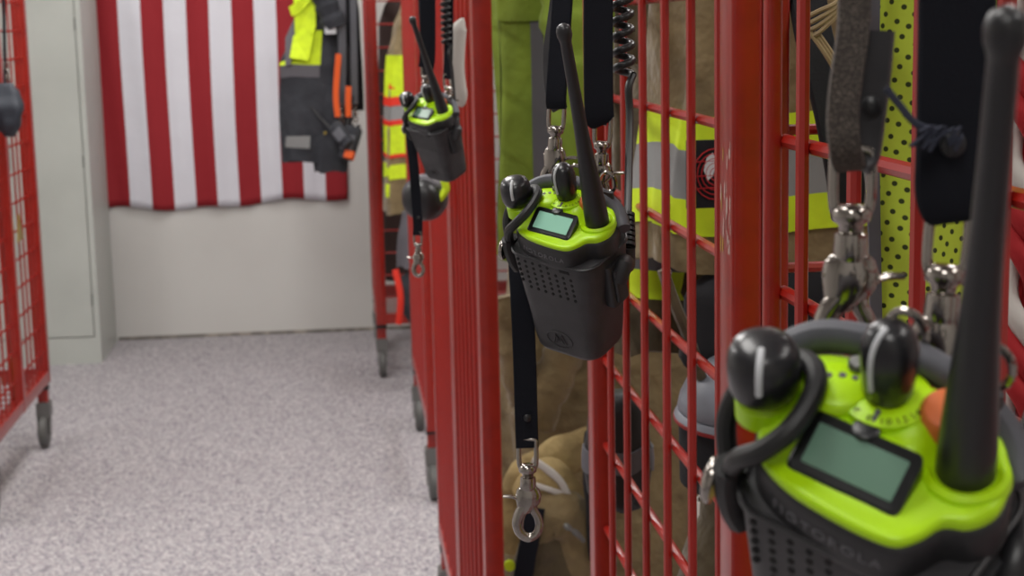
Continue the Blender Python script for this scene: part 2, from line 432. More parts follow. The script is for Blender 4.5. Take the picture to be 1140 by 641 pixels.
# ------------------------------------------------------------------ radio
def outline():
    P = [(-37,-3),(-31,-15),(-24,-23),(-12,-28),(2,-30),(15,-30.5),(24,-29),(28.5,-23),(31.5,-15.5),(38,-12),(42,-4),(40.5,6),(35,16),(26,21),(0,21),(-22,19),(-34,11),(-40,4)]
    return cspline([(x, y, 0) for x, y in P], 4)
OUT = outline()
def hgt(x, y):
    h = max(0, min(9.2, (y+21.0)*.634-.3))+2.0*smoothstep(-3, 5, y)
    h *= 1-.8*smoothstep(13, 22, x)*(1-.3*smoothstep(5, 20, y))
    return h
MM = .001
def sc(p, s=MM): return Vector(p)*s
def text_mesh(body, size, ext):
    cu = bpy.data.curves.new('txt', 'FONT'); cu.body = body; cu.size = size; cu.extrude = ext; cu.align_x = 'CENTER'; cu.align_y = 'CENTER'; cu.space_character = 1.25
    ob = bpy.data.objects.new('txt', cu); COL.objects.link(ob); bpy.context.view_layer.update()
    me = bpy.data.meshes.new_from_object(ob.evaluated_get(bpy.context.evaluated_depsgraph_get()))
    bpy.data.objects.remove(ob); return me
def roundrect(x0, x1, y0, y1, r, z, n=5, zf=None):
    out = []
    for cx, cy, a0 in ((x1-r, y1-r, 0), (x0+r, y1-r, 90), (x0+r, y0+r, 180), (x1-r, y0+r, 270)):
        for k in range(n):
            t = math.radians(a0+90*k/(n-1)); x = cx+r*cos(t); y = cy+r*sin(t); out.append(Vector((x, y, z if zf is None else zf(x, y)+z)))
    return out

def build_radio(root, scr):
    cx, cy = 1, -3
    def ring(s, z, push=0, hz=None):
        out = []
        for p in OUT:
            x = cx+(p.x-cx)*s; y = cy+(p.y-cy)*s
            out.append(sc((x, y, z if hz is None else hz(x, y)+z)))
        return out
    # lime control-top housing
    g = MB()
    rings = [ring(.985, -5), ring(1.0, -2.5), ring(1.0, -.5, hz=lambda x, y: hgt(x, y)*.55-1), ring(.985, 0, hz=lambda x, y: hgt(x, y)*.85-.4)]
    for s in (.95, .88, .8, .7, .6, .5, .4, .3, .2, .1, .02): rings.append(ring(s, 0, hz=hgt))
    g.loft(rings); house = g.build('control_top', LIME, root, auto=60)
    # raised collar round the antenna foot
    g = MB(); g.lathe(sc((28.3, 3, 0)), (0, 0, 1), [(.0135, 0), (.0128, .003), (.0112, .0042), (.0098, .0035), (.009, .0025)], 32)
    g.build('antenna_collar', LIME, house)
    # black radio body band below the lime top, with the maker's lettering
    g = MB(); g.loft([ring(.95, -22), ring(1.01, -20), ring(1.035, -17), ring(1.025, -9), ring(1.03, -5.5), ring(1.01, -3.6), ring(.99, -3.2)])
    body = g.build('radio_body', BLKM, root, auto=50)
    me = text_mesh('MOTOROLA', .0048, .0002)
    tx = bpy.data.objects.new('maker_lettering', me); COL.objects.link(tx); tx.parent = body
    me.materials.append(mat('pale_grey_print', (104, 103, 108), .6)); tx.rotation_euler = (PI/2, 0, 0); tx.location = sc((1.5, -31.4, -11.5)); tx['label'] = 'grey maker lettering'; 
    for v in me.vertices:      # follow the shallow curve of the front
        v.co.x *= 1.25; X_ = v.co.x*1000+1.5
        fr_ = [p for p in OUT if p.y < -10]; q_ = min(fr_, key=lambda p: abs(p.x-X_)); ys = [p for p in fr_ if abs(p.x-X_) < 3.2] or [q_]
        yf_ = sum(p.y for p in ys)/len(ys)
        v.co.z += (-yf_*1.027-31.4)*.001+.0001
    # display: bezel + glass, lying on the sloped face
    xc = 1.3; W = 17.6
    slope = (9.0)/(14.2); y0, y1 = -21.2, -6.0
    zf = lambda x, y: (y+20.7)*slope
    g = MB()
    g.loft([[sc(p) for p in roundrect(xc-W-1, xc+W+1, y0-1, y1+1, 2.6, -4, zf=zf)], [sc(p) for p in roundrect(xc-W-1, xc+W+1, y0-1, y1+1, 2.6, .5, zf=zf)],
            [sc(p) for p in roundrect(xc-W, xc+W, y0, y1, 2.4, 1.3, zf=zf)], [sc(p) for p in roundrect(xc-W+1.6, xc+W-1.6, y0+1.4, y1-1.4, 1.2, 1.0, zf=zf)]])
    disp = g.build('display', SCRB, root, auto=25)
    g = MB(); g.loft([[sc(p) for p in roundrect(xc-W+3, xc+W-2.4, y0+2.2, y1-2.2, .5, .6, zf=zf)], [sc(p) for p in roundrect(xc-W+3, xc+W-2.4, y0+2.2, y1-2.2, .5, 1.25, zf=zf)]])
    g.build('screen', scr, disp, auto=20)
    # lime lip around the display front
    # volume knob (left)
    kx, ky = -33.6, -7.0
    g = MB(); g.lathe(sc((kx, ky, 0)), (0, 0, 1), [(.0065, .006), (.0065, .011), (.0100, .0118), (.0109, .0145), (.0112, .0205), (.0109, .0250), (.0094, .0284), (.0058, .0302), (.0012, .0307)], 36)
    kv = g.build('volume_knob', KNOB, root, auto=60)
    mk = MB(); th = math.radians(296); dx, dy = cos(th), sin(th)
    path = [sc((kx+dx*r, ky+dy*r, z)) for r, z in ((3.5, 30.9), (6.0, 30.4), (8.6, 29.2), (10.4, 27.0), (11.2, 24), (11.4, 19.5))]
    mk.tube(spline(path, 4), .0011, 8); mk.build('knob_mark', WHT, kv)
    MB().lathe(sc((kx, ky, 0)), (0, 0, 1), [(.009, .001), (.009, .008), (.0075, .0095), (.006, .0095)], 28).build('knob_seat', LIME, kv)
    # channel knob (centre back)
    kx, ky = -1.0, 9.6
    g = MB(); g.lathe(sc((kx, ky, 0)), (0, 0, 1), [(.0062, .010), (.0066, .0135), (.0074, .015), (.0080, .020), (.0086, .0265), (.0086, .0315), (.0074, .0362), (.0048, .0392), (.0015, .0402)], 36)
    kc = g.build('channel_knob', KNOB, root, auto=60)
    mk = MB(); th = math.radians(262); dx, dy = cos(th), sin(th)
    path = [sc((kx+dx*r, ky+dy*r, z)) for r, z in ((2, 40.2), (4.8, 39.4), (7.4, 36.6), (8.7, 32.6), (8.85, 26), (8.2, 20))]
    mk.tube(spline(path, 4), .0009, 8); mk.build('knob_mark', WHT, kc)
    pk = MB(); pk.tube([sc((1, -3.6, 10.5)), sc((.6, 1.5, 13.5))], .0009, 8); pk.build('pointer', SILD, kc)
    # numbered collar below the channel knob
    g = MB(); g.lathe(sc((kx, ky, 0)), (0, 0, 1), [(.0135, .008), (.0132, .0118), (.0095, .0130), (.006, .0130)], 40); col = g.build('channel_collar', LIME, house, auto=50)
    nm = MB()
    for q, ch in enumerate(('2', '4', '6', '8', '10', '12', '14', '16')):
        a = math.radians(200+q*24); m3 = text_mesh(ch, .0034, .0001)
        for v in m3.vertices:
            p = Vector((v.co.x, v.co.y-.0, 0)); rr = .0113+p.y; an = a-PI/2+PI/2
            v.co = Vector((kx*MM+rr*cos(a)-p.x*sin(a), ky*MM+rr*sin(a)+p.x*cos(a), .0127))
        nm.add([v.co.copy() for v in m3.vertices], [tuple(p.vertices) for p in m3.polygons])
    nm.build('channel_numbers', BLKP, col, smooth=False)
    # smooth pad left of the channel knob with faint dots
    g = MB(); g.lathe(sc((-15, 5, 0)), (0, 0, 1), [(.0105, .008), (.0102, .0125), (.0088, .0138), (.001, .0140)], 32); g.build('bluetooth_pad', LIME, house, auto=50)
    nm = MB()
    for (px, py, r) in ((-19, 6, 1.1), (-15.5, 8.2, 1.2), (-11.8, 9.2, 1.0)): nm.lathe(sc((px, py, 13.9)), (0, 0, 1), [(r*MM, 0), (r*MM, .0003)], 12)
    nm.build('pad_marks', SILD, house)
    g = MB(); g.lathe(sc((-14, 14.5, 12)), (0.1, -.3, 1), [(.0028, 0), (.0028, .004), (.0018, .0052), (.0003, .0054)], 16); g.build('slot_screw', ZINC, house)
    g = MB(); g.lathe(sc((7.5, 4.5, 9)), (0, 0, 1), [(.0020, 0), (.0020, .0018), (.0012, .0024), (.0002, .0025)], 16); g.build('indicator_light', BLKP, house)
    # dark recess behind display centre
    g = MB(); g.lathe(sc((0, -4.4, 7)), (0, 0, 1), [(.0042, 0), (.0042, .0038), (.003, .0044), (.0004, .0044)], 20); g.build('knob_recess', BLKP, house)
    # emergency button
    g = MB(); g.lathe(sc((16.2, 13.5, 4)), (.15, -.1, 1), [(.0085, 0), (.0085, .008), (.0074, .0102), (.0045, .0108), (.0005, .011)], 32); g.build('emergency_button', ORNG, root, auto=50)
    # antenna
    g = MB(); prof = [(8.7, 1), (8.6, 4), (8.3, 14), (7.6, 28), (6.6, 44), (5.6, 60), (4.9, 76), (4.4, 95), (4.1, 115), (3.9, 135), (3.8, 143), (4.3, 145.5), (5.1, 148), (5.2, 151.5), (4.4, 154.5), (2.4, 156.2), (.3, 156.6)]
    g.lathe(sc((28.3, 3, 0)), (0, 0, 1), [(r*MM, z*MM) for r, z in prof], 32); g.build('antenna', BLKP, root, auto=70)
    # leather holster
    def cr(z, xa, xb, ya, yb, r):
        return [sc(p) for p in roundrect(xa, xb, ya, yb, r, z, 7)]
    g = MB()
    g.loft([cr(-16, -31, 38.5, -27.5, 21, 12), cr(-16, -33, 41, -29.5, 23, 13), cr(-18, -33.5, 41.5, -30, 23.5, 13), cr(-30, -33, 40, -29.5, 23, 13),
            cr(-50, -32.5, 36.5, -28.5, 22, 14), cr(-72, -31.5, 33, -27.5, 20.5, 14), cr(-92, -31, 30, -26.8, 18.5, 13), cr(-101, -30, 28.5, -26.2, 17.5, 13), cr(-104.5, -28, 26.5, -24.5, 16, 12), cr(-106, -23, 22, -20, 12, 10)])
    hol = g.build('leather_case', LEA, root, auto=55)
    def fy(z): return -30+(-z-18)/85*3.6      # y of the holster's front face
    g = MB()
    for r in range(6):
        for c in range(8):
            if r == 0 and c > 4: continue
            if r == 5 and c < 1: continue
            x = -23.5+c*6.6+(r % 2)*.0; z = -21.5-r*4.6-c*.3
            g.lathe(sc((x, fy(z)+.5, z)), (0, -1, .04), [(.00125, 0), (.00125, .00075), (.0005, .0008)], 10)
    g.box(sc((14, fy(-21)-.25, -23.2)), sc((22.5, fy(-21)+.6, -21.2)))
    g.build('speaker_holes', HOLE, hol)
    # embossed round emblem
    g = MB(); z0 = -89; yy = fy(z0)-.0
    g.tube([sc((-1+11.5*cos(a*PI/16), fy(z0+7.5*sin(a*PI/16))-.1, z0+7.5*sin(a*PI/16))) for a in range(32)], .0005, 6, closed=True)
    mpts = [(-6.8, -3.6), (-3.6, 4.2), (-1, -1.2), (1.6, 4.2), (4.8, -3.6)]
    g.tube([sc((x, fy(z0+z)-.1, z0+z)) for x, z in mpts], .0008, 6)
    g.tube([sc((x*.55-.45, fy(z0+z*.6)-.1, z0+z*.6-1.4)) for x, z in mpts], .0005, 6)
    g.build('round_emblem', LEA, hol)
    # stitched rim
    g = MB(); rim = [sc(p) for p in roundrect(-33.8, 41.8, -30.3, 23.8, 13, -17, 8)]; g.tube(rim, .0012, 6, closed=True); g.build('rim_welt', BLKP, hol)
    # elastic retaining cord looped over the volume knob to a snap on the left side
    g = MB()
    pa = [(-37.5, -18.5, -23), (-36.5, -21, -13), (-31, -25, -2), (-23, -25, 6), (-17.5, -19, 12), (-16.5, -9, 16), (-19.5, 0, 18), (-27, 6, 16), (-36, 6, 12), (-44, -1, 5), (-46.5, -9, -7), (-42, -15, -20)]
    g.tube(spline([sc(p) for p in pa], 6), .0034, 10)
    ec = g.build('elastic_cord', BLKR, root)
    g = MB(); g.tube(spline([sc((-38, -19, -14)), sc((-38.5, -19, -22)), sc((-38, -18, -32)), sc((-36, -16, -40))], 5), [.0055]*16, 10, flat=1.2); g.build('cord_tab', BLKR, ec)
    g = MB(); g.lathe(sc((-44.5, -19, -25)), (-1, -.3, .1), [(.0078, 0), (.0082, .0014), (.007, .003), (.003, .0042), (.0003, .0045)], 24); g.build('snap_button', CHR, root, auto=60)
    # padded binding along the back of the case
    g = MB(); pa = [(-43, -3, -2), (-41, 10, 6), (-33, 20.5, 11), (-19, 25.5, 13), (0, 27.5, 12.5), (15, 27, 9), (30, 24.5, 1), (41, 15, -7)]
    g.tube(spline([sc(p) for p in pa], 5), .0062, 12, flat=.85); g.build('padded_binding', GREYP, root)
    # rings at the back corners for the strap clips
    for x in (-7, 21):
        g = MB(); g.tube([sc((x+6.5*cos(a*PI/10), 31+1.5*sin(a*PI/10), 18+7*sin(a*PI/10))) for a in range(20)], .0014, 8, closed=True)
        g.build('case_ring', CHR, hol)
        MB().box(sc((x-7, 24, -12)), sc((x+7, 27, 14)), .001).build('ring_tab', LEA, hol)
    # accessory connector block on the right flank
    g = MB(); g.box(sc((35, -12, -58)), sc((44, 6, -24)), .003).box(sc((43, -9, -54)), sc((47, 3, -28)), .002); g.build('accessory_plug', BLKM, root)

POSE = [
 ([0.1547, 0.4558, 1.5246], [[0.6936, 0.7039, -0.1534], [-0.6686, 0.5496, -0.501], [-0.2683, 0.45, 0.8518]]),
 ([0.1557, 1.1371, 1.5136], [[0.7039, 0.6816, -0.1998], [-0.6945, 0.6016, -0.3946], [-0.1487, 0.4165, 0.8969]]),
 ([0.1308, 2.3905, 1.5292], [[0.6203, 0.7292, -0.2888], [-0.7776, 0.5235, -0.3483], [-0.1028, 0.4407, 0.8918]])]
def pose_m(j):
    t, R = POSE[j]; m = Matrix.Identity(4)
    for a in range(3):
        for b in range(3): m[a][b] = R[a][b]
        m[a][3] = t[a]
    return m
RL = ['large lime-topped two-way radio hanging closest to the camera', 'lime-topped two-way radio in a black case, hanging in the middle of the photo',
      'small distant lime-topped two-way radio hanging left of the dark red post']
radio = tag(empty('two_way_radio'), RL[0], 'radio', 'two-way radios hanging along the aisle')
build_radio(radio, SCR1)
radio.matrix_world = pose_m(0)
radios = [radio]
for j in (1, 2):
    c = copy_tree(radio); c['label'] = RL[j]; c.matrix_world = pose_m(j); radios.append(c)
for d in radios[1].children:
    if d.name.startswith('display'):
        for s_ in d.children:
            s_.data = s_.data.copy(); s_.data.materials[0] = SCR2
def rl(j, x, y, z): return pose_m(j) @ sc((x, y, z))

# ------------------------------------------------------------------ straps with swivel snap hooks
def snap_hook(parent, top, o, yaw=0.0, lean=(0, 0), s=1.0, name='snap_hook', lever=1):
    """top = point where the strap turns through the eye; hook hangs down along -z (leaning)"""
    top = Vector(top); down = Vector((lean[0], lean[1], -1)).normalized()
    rt = Vector((cos(yaw), sin(yaw), 0)); rt = (rt-down*rt.dot(down)).normalized(); nn = rt.cross(down).normalized()
    P = lambda a, b, c=0: top+rt*(a*MM*s)+down*(b*MM*s)+nn*(c*MM*s)
    g = MB(o)
    loop = [(-7.2, 2), (-7.0, 18), (-5, 22.5), (0, 24), (5, 22.5), (7.0, 18), (7.2, 2), (6.5, -1.5), (0, -2), (-6.5, -1.5)]
    g.tube(cspline([P(*p) for p in loop], 4), .0021*s, 10, closed=True)
    g.lathe(P(0, 19), down, [(.0045*s, 0), (.0072*s, .0015*s), (.0078*s, .004*s), (.0072*s, .0065*s), (.0050*s, .008*s), (.0046*s, .0105*s), (.0064*s, .0115*s), (.0068*s, .019*s), (.006*s, .022*s)], 20)
    h = g.build(name, CHR, parent, auto=50)
    g = MB(o)   # cheeks
    rings = []
    for b, w, t, sh in ((38, 6.5, 4.6, 0), (41, 9.6, 5.4, 0), (46, 11, 5.6, .2), (52, 10, 5.4, .0), (57, 7.8, 5, -1.5), (61, 5, 4.2, -4)):
        rings.append([P(sh+w*cos(k*PI/10), b, t*sin(k*PI/10)) for k in range(20)])
    g.loft(rings)
    g.lathe(P(2.5, 47.5, 5.0), nn, [(.0030*s, 0), (.0030*s, .0012*s), (.0018*s, .0016*s), (.0002*s, .0014*s)], 16)
    g.lathe(P(-6, 46, 0), -rt, [(.0025*s, 0), (.0025*s, .004*s), (.0008*s, .0045*s)], 12)
    # claw
    claw = [(-3, 55), (-7.5, 62), (-9.5, 70), (-7.5, 78), (-1, 82.5), (5.5, 80), (8.5, 73.5), (8, 66), (4.5, 59), (3, 54)]
    rr = [5.0, 4.9, 4.6, 4.3, 3.9, 3.6, 3.4, 3.3, 3.4, 4.0]
    pts = spline([P(*p) for p in claw], 4); rad = [(rr[min(int(i/4), 9)]*(1-(i % 4)/4)+rr[min(int(i/4)+1, 9)]*((i % 4)/4))*MM*s for i in range(len(pts))]
    g.tube(pts, rad, 12)
    g.build('claw', CHR, h, auto=60)
    g = MB(o); L = lever
    g.tube(spline([P(2*L, 58), P(7*L, 52), P(10*L, 48.5), P(14*L, 47), P(21*L, 46.5)], 4), .0015*s, 8, flat=1.5); g.build('thumb_lever', CHR, h)
    return h

def ztop(p, z=1.92): return z
# --- nearest radio's strap
o1 = (0.17, .5, 1.55)
st1 = thing('radio_strap', 'worn brown leather strap with snap hook holding the closest radio', 'strap', o1, 'radio straps')
cA = onY(950, 172, .53)     # eye of left clip
snap_hook(st1, cA, o1, yaw=-.25, lean=(-.02, .0), s=.88)
g = MB(o1)
pth = [onY(947, 183, .53), onY(941, 168, .522), onY(938, 130, .522), onY(943, 80, .523), onY(949, 40, .524), onY(951, 0, .525), onY(952, -60, .525)]
pth.append(Vector((pth[-1].x, pth[-1].y, 1.93)))
g.strap(spline(pth, 5), .0105, .005, Vector((1, -.2, 0))); g.build('leather_band', BRNL, st1)
g = MB(o1)
pth = [onY(955, 186, .529), onY(964, 172, .530), onY(970, 130, .530), onY(975, 90, .530), onY(980, 34, .530)]
g.strap(spline(pth, 5), .0095, .0035, Vector((.8, -.6, 0))); bd = g.build('folded_end', LEA, st1)
g = MB(o1); g.lathe(onY(970, 118, .528), (-.3, -1, 0), [(.0035, 0), (.0035, .0015), (.002, .0025), (.0003, .0026)], 16); g.build('rivet', BLKP, bd)
o1 = (.2, .5, 1.55)
st2 = thing('radio_strap', 'wide black strap with a frayed tied thread behind the closest antenna', 'strap', o1, 'radio straps')
cB = onY(1058, 238, .50)
snap_hook(st2, cB, o1, yaw=-.25, lean=(-.08, -.02), s=.86)
g = MB(o1); pth = [onY(1058, 244, .50), onY(1058, 230, .498), onY(1062, 180, .497), onY(1064, 100, .497), onY(1066, 0, .497), onY(1067, -60, .497)]
pth.append(Vector((pth[-1].x, pth[-1].y, 1.93)))
g.strap(spline(pth, 5), lambda t: .012+.012*smoothstep(0, .3, t)**.6, .004, Vector((1, -.15, 0))); bd = g.build('webbing_band', WEB, st2)
g = MB(o1); g.lathe(onY(1060, 160, .493), (0, -1, 0), [(.0042, 0), (.0042, .0012), (.0025, .0022), (.0003, .0024)], 18); g.build('rivet', BLKP, bd)
g = MB(o1); rnd = random.Random(4)
for i in range(16):
    u0, v0 = 1048+rnd.uniform(-16, 26), 148+rnd.uniform(-8, 8)
    a = onY(u0, v0, .491); b = onY(u0+rnd.uniform(-28, -4), v0+rnd.uniform(2, 22), .488); g.tube([a, (a+b)/2+Vector((0, -.002, .001)), b], .0007, 5)
g.tube(spline([onY(986, 98, .495), onY(1000, 115, .494), onY(1020, 138, .492), onY(1045, 146, .491)], 4), .0012, 6)
g.build('frayed_thread', mat('dark_blue_thread', (38, 42, 58), .8), bd)
# --- middle radio's straps
o2 = (.16, 1.2, 1.6)
st3 = thing('radio_strap', 'narrow black leather strap left of the antenna on the middle radio', 'strap', o2, 'radio straps')
cC = onY(620, 116, 1.225); snap_hook(st3, cC, o2, yaw=-.5, lean=(-.06, 0), s=.85)
g = MB(o2); pth = [onY(620, 120, 1.225), onY(619, 108, 1.223), onY(622, 60, 1.223), onY(626, 0, 1.223), onY(627, -50, 1.223)]; pth.append(Vector((pth[-1].x, pth[-1].y, 1.93)))
g.strap(spline(pth, 5), .016, .004, Vector((.9, -.5, 0))); g.build('leather_band', WEB, st3)
g = MB(o2); pth = [onY(621, 122, 1.23), onY(613, 100, 1.235), onY(611, 60, 1.237), onY(616, 20, 1.237), onY(620, -10, 1.235)]
g.strap(spline(pth, 5), .009, .003, Vector((.8, -.6, 0))); g.build('folded_end', LEA, st3)
o2 = (.19, 1.2, 1.6)
st4 = thing('radio_strap', 'flat black webbing strap right of the antenna on the middle radio', 'strap', o2, 'radio straps')
cD = onY(671, 133, 1.215); snap_hook(st4, cD, o2, yaw=-.4, lean=(-.04, 0), s=.85)
g = MB(o2); pth = [onY(671, 138, 1.215), onY(667, 124, 1.213), onY(666, 60, 1.213), onY(666, 0, 1.213), onY(666, -50, 1.213)]; pth.append(Vector((pth[-1].x, pth[-1].y, 1.93)))
g.strap(spline(pth, 5), lambda t: .015+.007*smoothstep(0, .14, t), .004, Vector((1, -.1, 0))); g.build('webbing_band', WEB, st4)
g = MB(o2); pth = [onY(671, 139, 1.218), onY(674, 120, 1.22), onY(677, 80, 1.221), onY(677, 40, 1.221)]
g.strap(spline(pth, 5), .006, .003, Vector((1, -.1, 0))); g.build('folded_end', LEA, st4)
# anti-sway strap hanging below the middle radio
o3 = (.13, 1.2, 1.2)
sw = thing('anti_sway_strap', 'black leather strap dangling a chrome snap hook below the middle radio', 'strap', o3, 'dangling anti-sway straps')
YS = 1.19
def sway(root, o, us, Y, w, s, top):
    g = MB(o); g.strap(spline([onY(u, v, y) for u, v, y in us], 5), w, .0035, Vector((1, -.1, 0))); bd = g.build('leather_band', WEB, root)
    u, v, y = us[0]
    snap_hook(root, onY(u, v-7*s*1.2/Y, y), o, yaw=-.15, s=s, lever=-1)
    u, v, y = us[1]
    MB(o).lathe(onY(u+1, v-6/Y, y-.003), (0, -1, 0), [(.003, 0), (.003, .0012), (.0015, .002), (.0003, .0021)], 14).build('rivet', BLKP, bd)
sway(sw, o3, [(587, 498, YS), (586, 470, YS), (584, 400, YS), (581, 330, YS), (579, 290, YS+.01), (583, 262, YS+.02)], YS, .0175, .92, 0)
o4 = (.13, 2.45, 1.3)
sw = thing('anti_sway_strap', 'thin black strap with a small snap hook hanging below the distant radio', 'strap', o4, 'dangling anti-sway straps')
sway(sw, o4, [(465, 262, 2.45), (465, 245, 2.45), (463, 220, 2.45), (461, 190, 2.45), (458, 160, 2.46), (456, 140, 2.47)], 2.45, .015, .8, 0)
# --- distant radio's straps
o5 = (.14, 2.45, 1.6)
st5 = thing('radio_strap', 'wide black strap behind the antenna of the distant radio', 'strap', o5, 'radio straps')
snap_hook(st5, onY(473, 72, 2.47), o5, yaw=-.4, s=.8)
g = MB(o5); pth = [onY(474, 76, 2.47), onY(476, 60, 2.47), onY(476, 0, 2.47), onY(476, -30, 2.47)]; pth.append(Vector((pth[-1].x, pth[-1].y, 1.93)))
g.strap(spline(pth, 4), .024, .004, Vector((1, -.1, 0))); g.build('webbing_band', WEB, st5)
o5 = (.17, 2.45, 1.6)
st6 = thing('radio_strap', 'thin black strap beside the coiled cord of the distant radio', 'strap', o5, 'radio straps')
snap_hook(st6, onY(498, 84, 2.46), o5, yaw=-.4, s=.8)
g = MB(o5); pth = [onY(498, 88, 2.46), onY(499, 70, 2.46), onY(500, 0, 2.46), onY(500, -30, 2.46)]; pth.append(Vector((pth[-1].x, pth[-1].y, 1.93)))
g.strap(spline(pth, 4), .014, .004, Vector((1, -.6, 0))); g.build('webbing_band', WEB, st6)

# ------------------------------------------------------------------ coiled speaker-microphone cords
def coil_cord(label, o, top, bot, R, r, turns, tail, grp='coiled radio cords'):
    t = thing('coiled_cord', label, 'cord', o, grp); top = Vector(top); bot = Vector(bot); ax = (bot-top)
    d = ax.normalized(); a = Vector((1, 0, 0)); a = (a-d*a.dot(d)).normalized(); b = d.cross(a); pts = []
    n = turns*14
    for i in range(n+1):
        th = 2*PI*i/14; pts.append(top+ax*(i/n)+(a*cos(th)+b*sin(th))*R)
    g = MB(o); g.tube(pts, r, 8); g.build('coil', BLKP, t, auto=80)
    tp = [pts[-1]]+[Vector(q) for q in tail]
    g = MB(o); g.tube(spline(tp, 6), r*1.02, 10); g.build('cable', BLKP, t)
    # ribbed strain relief at the end
    e = tp[-1]; dr = (tp[-1]-tp[-2]).normalized(); prof = []
    for k in range(7): prof += [(r*1.3+.0011*(k/6)+r*.5, k*.0042), (r*1.3+.0011*(k/6)+r*.5, k*.0042+.0026), (r*1.25, k*.0042+.0030), (r*1.25, k*.0042+.0040)]
    g = MB(o); g.lathe(e, dr, prof, 16); g.build('strain_relief', BLKP, t)
    return t, e+dr*.028
Yc = 1.235
t, e = coil_cord('thick black coiled cord plugged into the middle radio', (.22, Yc, 1.6), onY(689, -90, Yc), onY(695, 84, Yc), .0068, .0030, 10,
          [onY(700, 98, Yc-.005), onY(701, 130, Yc-.01), onY(700, 190, Yc-.03), onY(699, 238, Yc-.05)])
pl = rl(1, 45, -4, -38)
g = MB(tuple(t.location)); g.tube(spline([e, e+Vector((-.001, -.004, -.012)), pl+Vector((.004, 0, .012)), pl], 5), [.0062]*16, 12); g.build('right_angle_plug', BLKM, t)
Yc = 2.45
t, e = coil_cord('thin black coiled cord running up from the distant radio', (.17, Yc, 1.6), onY(495, -20, Yc), onY(497, 50, Yc), .0062, .0023, 10,
          [onY(500, 60, Yc-.01), onY(503, 75, Yc-.01), onY(506, 110, Yc-.02), onY(507, 128, Yc-.03)])
pl = rl(2, 45, -4, -38)
g = MB(tuple(t.location)); g.tube(spline([e, pl+Vector((.004, 0, .015)), pl], 5), .0065, 10); g.build('right_angle_plug', BLKM, t)
Yc = .46
# cord end next to the nearest radio (lower right corner)
o = (.24, .45, 1.5)
t = thing('coiled_cord', 'black cord with ribbed plug at the lower right of the closest radio', 'cord', o, 'coiled radio cords')
pl = rl(0, 45, -4, -38)
g = MB(o); g.tube(spline([onY(1190, 380, .5), onY(1160, 440, .49), onY(1136, 500, .48), onY(1128, 560, .46), pl+Vector((.006, 0, .014))], 6), .0030, 10); g.build('cable', BLKP, t)
g = MB(o); g.tube(spline([onY(1129, 548, .464), pl+Vector((.006, 0, .014)), pl], 5), [.0066+.0008*(k % 2) for k in range(11)], 12); g.build('strain_relief', BLKP, t)

# ------------------------------------------------------------------ garments
class Garment:
    """hanging cloth shell: profile rows (t, width, depth[, dx, dy]); folds run downwards"""
    def __init__(s, cx, cy, zt, zb, prof, yaw=0, amp=.05, k=7, seed=1, sq=.8):
        s.c = (cx, cy); s.zt = zt; s.zb = zb; s.p = prof; s.yaw = yaw; s.amp = amp; s.k = k; s.sq = sq
        r = random.Random(seed); s.ph = [r.uniform(0, 6.28) for _ in range(6)]
    def row(s, t):
        P = s.p
        for a, b in zip(P, P[1:]):
            if t <= b[0]:
                u = (t-a[0])/(b[0]-a[0]); u = u*u*(3-2*u)
                A = list(a)+[0]*(5-len(a)); B = list(b)+[0]*(5-len(b))
                return [A[i]+(B[i]-A[i])*u for i in range(1, 5)]
        A = list(P[-1])+[0]*(5-len(P[-1])); return A[1:5]
    def pt(s, t, a, off=0):
        w, d, dx, dy = s.row(t); p = s.ph
        f = 1+s.amp*(.35+.65*t)*(sin(s.k*a+p[0]+2.2*t)+.5*sin(s.k*1.9*a+p[1]-3*t)+.3*sin(3*a+p[2]+9*t))
        ca, sa = cos(a), sin(a)
        x = (w/2*f+off)*math.copysign(abs(ca)**s.sq, ca); y = (d/2*f+off)*math.copysign(abs(sa)**s.sq, sa)
        x += dx; y += dy
        cy, sy = cos(s.yaw), sin(s.yaw)
        z = s.zt+(s.zb-s.zt)*t+.006*sin(5*a+p[3])*t
        return Vector((s.c[0]+x*cy-y*sy, s.c[1]+x*sy+y*cy, z))
    def mesh(s, o, nt=26, na=56, t0=0, t1=1):
        g = MB(o); g.loft([[s.pt(t0+(t1-t0)*j/nt, 2*PI*i/na) for i in range(na)] for j in range(nt, -1, -1)]); return g
    def band(s, o, za, zb, off=.003, a0=0, a1=2*PI, n=56, tilt=0):
        g = MB(o); rows = []
        for j, z in enumerate((zb, zb, (za+zb)/2, za, za)):
            of = off if 0 < j < 4 else off*.2
            rows.append([s.pt((s.zt-z)/(s.zt-s.zb), a0+(a1-a0)*i/n, of) for i in range(n+1)])
        g.loft(rows, closed=False); return g
    def strip(s, o, ac, da, za, zb, off=.003, n=14):
        g = MB(o); rows = []
        for j in range(n+1):
            t = (s.zt-(zb+(za-zb)*j/n))/(s.zt-s.zb)
            rows.append([s.pt(t, ac-da+2*da*i/6, off) for i in range(7)])
        g.loft(rows, closed=False); return g

